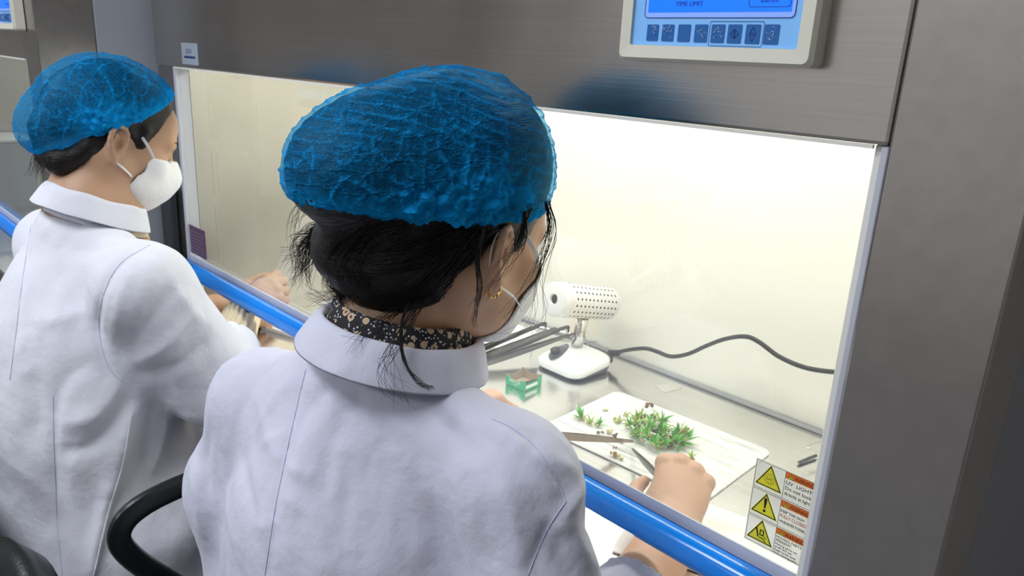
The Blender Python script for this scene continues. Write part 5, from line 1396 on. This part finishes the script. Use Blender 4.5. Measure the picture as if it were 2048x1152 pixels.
# ------------------------------------------------------------------ left worker
def worker_left():
    root = thing('person', 'person at the left seated in profile, with white face mask, blue cap and white coat', 'person', (-1.41, -.32, 0))
    H = Head((-1.413, -.225, 1.239), 2, 23, 0, .95)
    neck = (-1.398, -.290, 1.115)
    he = head_field(H, neck).mesh(2)
    shR, elR, wrR = V3(-1.205, -.270, 1.015), V3(-1.205, -.165, .830), V3(-1.455, .000, .858)
    shL, elL, wrL = V3(-1.595, -.295, 1.01), V3(-1.640, -.220, .800), V3(-1.600, .010, .828)
    hr, _, PR = hand_field(elR, wrR, (-.12, .92, .45), (.62, -.40, .70), -1, [(30, 50, 25), (42, 60, 30), (50, 64, 34), (56, 62, 34)], [(.72, .62, -.10), (.90, -.05, -.25), (.92, -.25, -.2)], .97, .0022)
    hl, _, _ = hand_field(elL, wrL, (.25, .96, -.02), (-.30, .05, .95), 1, [(40, 55, 30), (48, 60, 34), (54, 62, 34), (60, 60, 34)], [(.60, .62, -.45), (.85, .05, -.5), (.85, -.2, -.45)], .95, .0025)
    f = Field((-1.85, -.55, .45), (-1.05, .1, 1.2), .012)
    f.cap(V3(neck) - V3(0, 0, .06), (-1.41, -.31, .60), .050, .10, .0); f.cap(shL, shR, .035, .035, .04)
    f.cap(shR, elR, .046, .040, .03); f.cap(shL, elL, .046, .040, .03)
    f.cap(elR, elR * .4 + wrR * .6, .040, .030, .02); f.cap(elL, elL * .4 + wrL * .6, .040, .030, .02)
    to_obj('body', *merge([he, hr, hl, f.mesh(2)]), M['skinB'], root)
    legs(root, (-1.41, -.32, .575), [(-1.52, .05, .56), (-1.30, .05, .56)], [(-1.54, -.03, 0), (-1.28, -.03, 0)])
    face_details(H, root)
    # coat
    f = Field((-1.90, -.68, .22), (-1.02, .14, 1.22), .0058)
    f.cap((-1.40, -.295, 1.065), (-1.41, -.315, .92), .064, .115, 0)
    f.ell((-1.41, -.305, .875), V3(.195, .130, .19), None, .06)
    f.ell((-1.41, -.325, .72), V3(.20, .15, .22), None, .08)
    f.ell((-1.40, -.28, .56), V3(.235, .23, .13), None, .08)
    f.ell((-1.39, -.30, .42), V3(.245, .23, .19), None, .06)
    f.cap((-1.40, -.298, 1.075), shR, .046, .054, .04); f.cap((-1.40, -.298, 1.075), shL, .046, .054, .04)
    eR = elR * .60 + wrR * .40; eL = elL * .3 + wrL * .7
    f.cap(shR, elR, .072, .074, .045); f.cap(shL, elL, .066, .064, .045)
    f.cap(elR, eR, .070, .056, .03); f.cap(elL, eL, .060, .050, .03)
    for e, w_ in ((elR, wrR), (elL, wrL)):
        ax = (w_ - e) / np.linalg.norm(w_ - e); c2 = (e * .7 + w_ * .3) if w_ is wrR else (e * .5 + w_ * .5); f.cap(c2, c2 + ax * .17, .046, .052, .004, 's')
    v, q = f.mesh(3); N_ = normals(v, q); tree = bvh(v, q)
    d = (.003 * nzs(v, (18, 18, 8), 2) + .0015 * nzs(v, (45, 45, 22), 5))[:, None] * N_
    FO = [([(300, 490), (240, 530), (205, 590), (196, 660), (215, 730)], .008, -.005), ([(330, 500), (290, 560), (270, 640)], .016, .006), ([(370, 560), (310, 620), (260, 700)], .013, -.006), ([(400, 620), (330, 690), (260, 730)], .014, .007),
          ([(420, 680), (350, 730), (280, 750)], .012, -.006), ([(250, 480), (200, 500), (130, 500)], .016, -.004), ([(270, 540), (240, 600), (225, 690)], .010, .005), ([(180, 620), (120, 640), (60, 640)], .016, .005),
          ([(190, 720), (130, 760), (100, 840)], .014, -.006), ([(240, 760), (190, 830), (120, 850)], .016, .008), ([(260, 790), (200, 880), (120, 910)], .014, -.008), ([(270, 800), (240, 900), (220, 1000)], .018, .010),
          ([(300, 800), (290, 880), (265, 960)], .012, -.010), ([(340, 810), (320, 890), (300, 950)], .010, .008), ([(60, 470), (40, 580), (28, 700)], .006, -.004), ([(110, 780), (108, 900), (115, 1050), (125, 1150)], .008, -.005),
          ([(150, 900), (150, 1000), (160, 1130)], .020, .008), ([(220, 960), (200, 1060), (185, 1150)], .010, .012), ([(60, 740), (70, 820), (60, 900)], .02, -.008), ([(330, 540), (380, 620), (430, 660)], .014, .006)]
    for p, w_, dp in FO: d = d + fold(v, N_, tree, p, w_, dp)
    v = lap(v + d, q, .25)
    coat = to_obj('lab_coat', v, q, M['coatB'], root); tree = bvh(v, q)
    seam('seam', tree, [(300, 490), (240, 528), (207, 590), (198, 660), (215, 730), (245, 765)], .0008, M['threadB'], coat)
    seam('seam', tree, [(62, 450), (45, 560), (30, 680), (20, 760)], .0008, M['threadB'], coat)
    seam('seam', tree, [(106, 790), (108, 900), (115, 1050), (125, 1150)], .0008, M['threadB'], coat)
    seam('seam', tree, [(262, 830), (245, 930), (215, 1030), (188, 1150)], .0016, M['coatB'], coat, .001)
    C = V3(-1.385, -.275, 1.122); Zv = V3(0, .36, .93); X = V3(1, 0, 0); Y = np.cross(Zv, X)
    ring_strip('coat_collar', root, C, X, Y, Zv, .062, .070, [(.002, -.035), (.001, -.010), (.001, .010), (.004, .016), (.008, .014), (.013, .003), (.018, -.011), (.023, -.024)], .5, 2 * PI - .5, M['coatB'], 80, .003, 2.0)
    k = ring_strip('sweater_collar', root, C - Zv * .016 + Y * .010, X, Y, V3(0, .10, .99), .060, .070, [(0, -.03), (-.001, -.01), (-.001, .016), (.004, .018), (.006, .006), (.007, -.02)], 0, 2 * PI, M['knit'], 120, .0, 3.0, .0016, lambda t, j: (.0012 * math.sin(t * 48), 0))
    # knit cuff on the right forearm: ribs are real ridges
    a, b_ = Vector(elR * .52 + wrR * .48), Vector(elR * .10 + wrR * .90); ax = (b_ - a).normalized(); x = ax.orthogonal().normalized(); y = ax.cross(x); o_ = Vector(root.location)
    bm = bmesh.new(); rows = []
    for i in range(9):
        t = i / 8; row = []
        for kk in range(96):
            an = 2 * PI * kk / 96; r = (.0405 - .004 * t) * (1 + .02 * math.sin(t * 7)) + .0022 * math.sin(an * 20) * (1 - .25 * (i in (3, 6)))
            row.append(bm.verts.new(a.lerp(b_, t) + (x * math.cos(an) + y * math.sin(an)) * r - o_))
        rows.append(row)
    for i in range(8):
        for kk in range(96): bm.faces.new((rows[i][kk], rows[i][(kk + 1) % 96], rows[i + 1][(kk + 1) % 96], rows[i + 1][kk]))
    cf = link('sweater_cuff', bm, M['knit'], root, True); md = cf.modifiers.new('cloth_thickness', 'SOLIDIFY'); md.thickness = .004
    # hair and cap
    s = H.sc
    ells = [(H(0, -.008, .045), V3(.086, .100, .078), H.R, 0), (H(0, -.060, .022), V3(.076, .064, .062), H.R, .04), (H(0, -.100, -.036), V3(.055, .046, .048), H.R, .06)]
    cap_p = H(0, -.005, .016); cap_n = -(H.R @ rotx(math.radians(47)) @ V3(0, 0, 1))
    f = Field(H(0, -.04, 0) - .19, H(0, -.04, 0) + .19, .0035)
    f.ell(H(0, -.016, .020), V3(.081, .098, .093) * s, H.R, 0)
    f.ell(H(0, .105, -.050), V3(.090, .080, .112) * s, H.R, .006, 's')
    for sx in (-1, 1): f.cap(H(sx * .06, -.006, -.028), H(sx * .10, -.006, -.022), .025 * s, .030 * s, .004, 's')
    f.plane(H(0, -.05, -.098), H.dir(0, .30, -1), .01)
    for sx in (-1, 1): f.cap(H(sx * .052, -.045, -.040), H(sx * .036, -.070, -.088), .022, .016, .02)
    f.cap(H(-.030, -.080, -.075), H(.030, -.080, -.075), .022, .022, .02)
    for sx in (-1, 1): f.cap(H(sx * .072, .024, .015), H(sx * .070, .030, -.012), .010, .005, .006)
    f.ell(H(0, -.012, .042), V3(.0785, .090, .0715), H.R, .01)
    f.ell(H(0, -.065, .018), V3(.066, .056, .053), H.R, .02)
    f.ell(H(0, -.100, -.036), V3(.034, .028, .030), H.R, .03)
    v, q = f.mesh(2); N_ = normals(v, q); v = v + N_ * (.0012 * nzs(v, (60, 60, 220)))[:, None]
    to_obj('hair', v, q, M['hair'], root)
    R_ = random.Random(8); cur = []
    for kk in range(40):
        a0 = R_.uniform(-.045, .05); p0 = H(a0, -.095, -.075); cur.append([Vector(p0), Vector(H(a0 + R_.uniform(-.01, .01), -.098, -.095)), Vector(H(a0 + R_.uniform(-.02, .02), -.092 + R_.uniform(-.012, .006), -.110 - R_.uniform(0, .02)))])
    strands('loose_hair', root, cur, .0005)
    def pleat(v, h):
        n1 = np.abs(nzs(v, (30, 30, 20), 7)); r2 = np.clip(1 - n1 / .05, 0, 1); n2 = np.abs(nzs(v, (70, 70, 50), 17)); r3 = np.clip(1 - n2 / .08, 0, 1)
        return .0018 * r2 + .0008 * r3, np.clip(.7 * r2 + .35 * r3, 0, 1)
    M['capB'] = cap_mat('blue_cap_nonwoven_left', .22, 3.3, (34, 34, 34), (.2, .7, .1))
    make_cap('hair_cap', root, ells, cap_p, cap_n, M['capB'], pleat, .003, 4.0, [((230, 238), .028), ((190, 245), .024), ((275, 235), .018)])
    add_mask(H, root, .030, True)
    return H
HA = worker_front()
HB = worker_left()

# ------------------------------------------------------------------ chairs
def office_base(root, zseat):
    bm = bmesh.new(); lathe(bm, [(0, .07), (.028, .07), (.028, .26), (.018, .26), (.018, zseat - .09), (0, zseat - .09)], 18); fixn(bm); link('column', bm, M['black_gloss'], root)
    for k in range(5):
        a = 2 * PI * k / 5 + .3; d = Vector((math.cos(a), math.sin(a), 0))
        bm = bmesh.new(); tube_pts(bm, [Vector((0, 0, .10)) + d * .02, Vector((0, 0, .085)) + d * .27], [1, .7], 8, True, 0, (.026, .014, (0, 0, 1))); fixn(bm); arm = link('foot_arm', bm, M['black_gloss'], root)
        bm = bmesh.new(); t_ = Vector((-d.y, d.x, 0)); c = d * .265 + Vector((0, 0, .03)); lathe(bm, [(0, -.022), (.026, -.022), (.030, -.010), (.030, .010), (.026, .022), (0, .022)], 16, axis=t_, org=c); fixn(bm); link('caster', bm, M['black'], arm)
def cushion(name, root, w, d, h, z, m, y0=0):
    bm = bmesh.new(); R = []
    for s_, zz in ((.90, 0), (1, .25), (1, .7), (.93, .95), (.6, 1.05), (.0, 1.08)):
        R.append([bm.verts.new((a * max(s_, .01), y0 + b_ * max(s_, .01), z + h * zz)) for a, b_ in rrect(0, 0, w, d, .09, 6)])
    n = len(R[0])
    for i in range(len(R) - 1):
        for k in range(n): bm.faces.new((R[i][k], R[i][(k + 1) % n], R[i + 1][(k + 1) % n], R[i + 1][k]))
    bm.faces.new(R[0][::-1]); bmesh.ops.remove_doubles(bm, verts=bm.verts, dist=1e-4); fixn(bm); return link(name, bm, m, root, True)
def backrest(name, root, w, z0, z1, y, m, tilt=.12, th=.06, bow=.05):
    bm = bmesh.new(); nx, nz_ = 16, 14; rows = []
    for side in (0, 1):
        for j in range(nz_ + 1):
            row = []
            for i in range(nx + 1):
                a = -1 + 2 * i / nx; b_ = -1 + 2 * j / nz_
                # superellipse outline
                k = (abs(a) ** 4 + abs(b_) ** 4) ** .25; mxx = max(abs(a), abs(b_)); sc = mxx / k if k > 0 else 1
                a2, b2 = a * sc, b_ * sc; edge = min(1, max(0, 1 - mxx ** 6))
                zz = (z0 + z1) / 2 + b2 * (z1 - z0) / 2
                yy = y - tilt * (zz - z0) + bow * a2 * a2 + (1 if side else -1) * th / 2 * edge ** .5
                row.append(bm.verts.new((a2 * w / 2, yy, zz)))
            rows.append(row)
    for s_ in (0, 1):
        for j in range(nz_):
            r0, r1 = rows[s_ * (nz_ + 1) + j], rows[s_ * (nz_ + 1) + j + 1]
            for i in range(nx): bm.faces.new((r0[i], r0[i + 1], r1[i + 1], r1[i]))
    bmesh.ops.remove_doubles(bm, verts=bm.verts, dist=1e-4); fixn(bm); return link(name, bm, m, root, True)
# left worker's chair with loop armrests
t = thing('office_chair', 'black office chair with a loop armrest under the left worker', 'chair', (-1.40, -.30, 0))
office_base(t, .47)
cushion('seat', t, .46, .44, .06, .39, M['leather'], .02)
backrest('backrest', t, .40, .50, .80, -.235, M['leather'], .10, .05, .03)
bm = bmesh.new(); tube_pts(bm, [(0, -.10, .41), (0, -.26, .42), (0, -.285, .52), (0, -.28, .62)], 1, 8, True, 0, (.03, .008, (0, 1, 0))); fixn(bm); link('back_bar', bm, M['black_gloss'], t)
for sx in (-1, 1):
    x = .285 * sx
    loop = [(x * .80, .14, .40), (x, .14, .43), (x, .175, .52), (x, .195, .62), (x, .17, .690), (x, .08, .712), (x, -.025, .702), (x, -.068, .668), (x, -.050, .61), (x, .03, .50), (x * .96, .06, .44), (x * .80, .07, .40)]
    bm = bmesh.new(); tube_pts(bm, catmull(loop, 6), 1, 10, True, 0, (.017, .010, (0, 0, 1))); fixn(bm); link('armrest', bm, M['black_gloss'], t, True)
# stool of the front worker
t = thing('lab_stool', 'round black swivel stool under the front worker', 'stool', (-.66, -.25, 0))
office_base(t, .47)
bm = bmesh.new(); lathe(bm, [(0, .38), (.16, .38), (.185, .40), (.19, .43), (.175, .455), (.10, .462), (0, .463)], 32); fixn(bm); link('seat', bm, M['leather'], t, True)
# spare chair near the photographer
t = thing('office_chair', 'empty black leather office chair whose rounded back shows at the lower left corner', 'chair', (-.83, -.79, 0), rz=math.radians(172))
office_base(t, .50)
cushion('seat', t, .46, .44, .07, .42, M['leather'], .02)
backrest('backrest', t, .38, .53, .845, -.25, M['leather'], .04, .06, .04)
bm = bmesh.new(); tube_pts(bm, [(0, -.10, .44), (0, -.27, .45), (0, -.30, .55), (0, -.285, .68)], 1, 8, True, 0, (.03, .008, (0, 1, 0))); fixn(bm); link('back_bar', bm, M['black_gloss'], t)
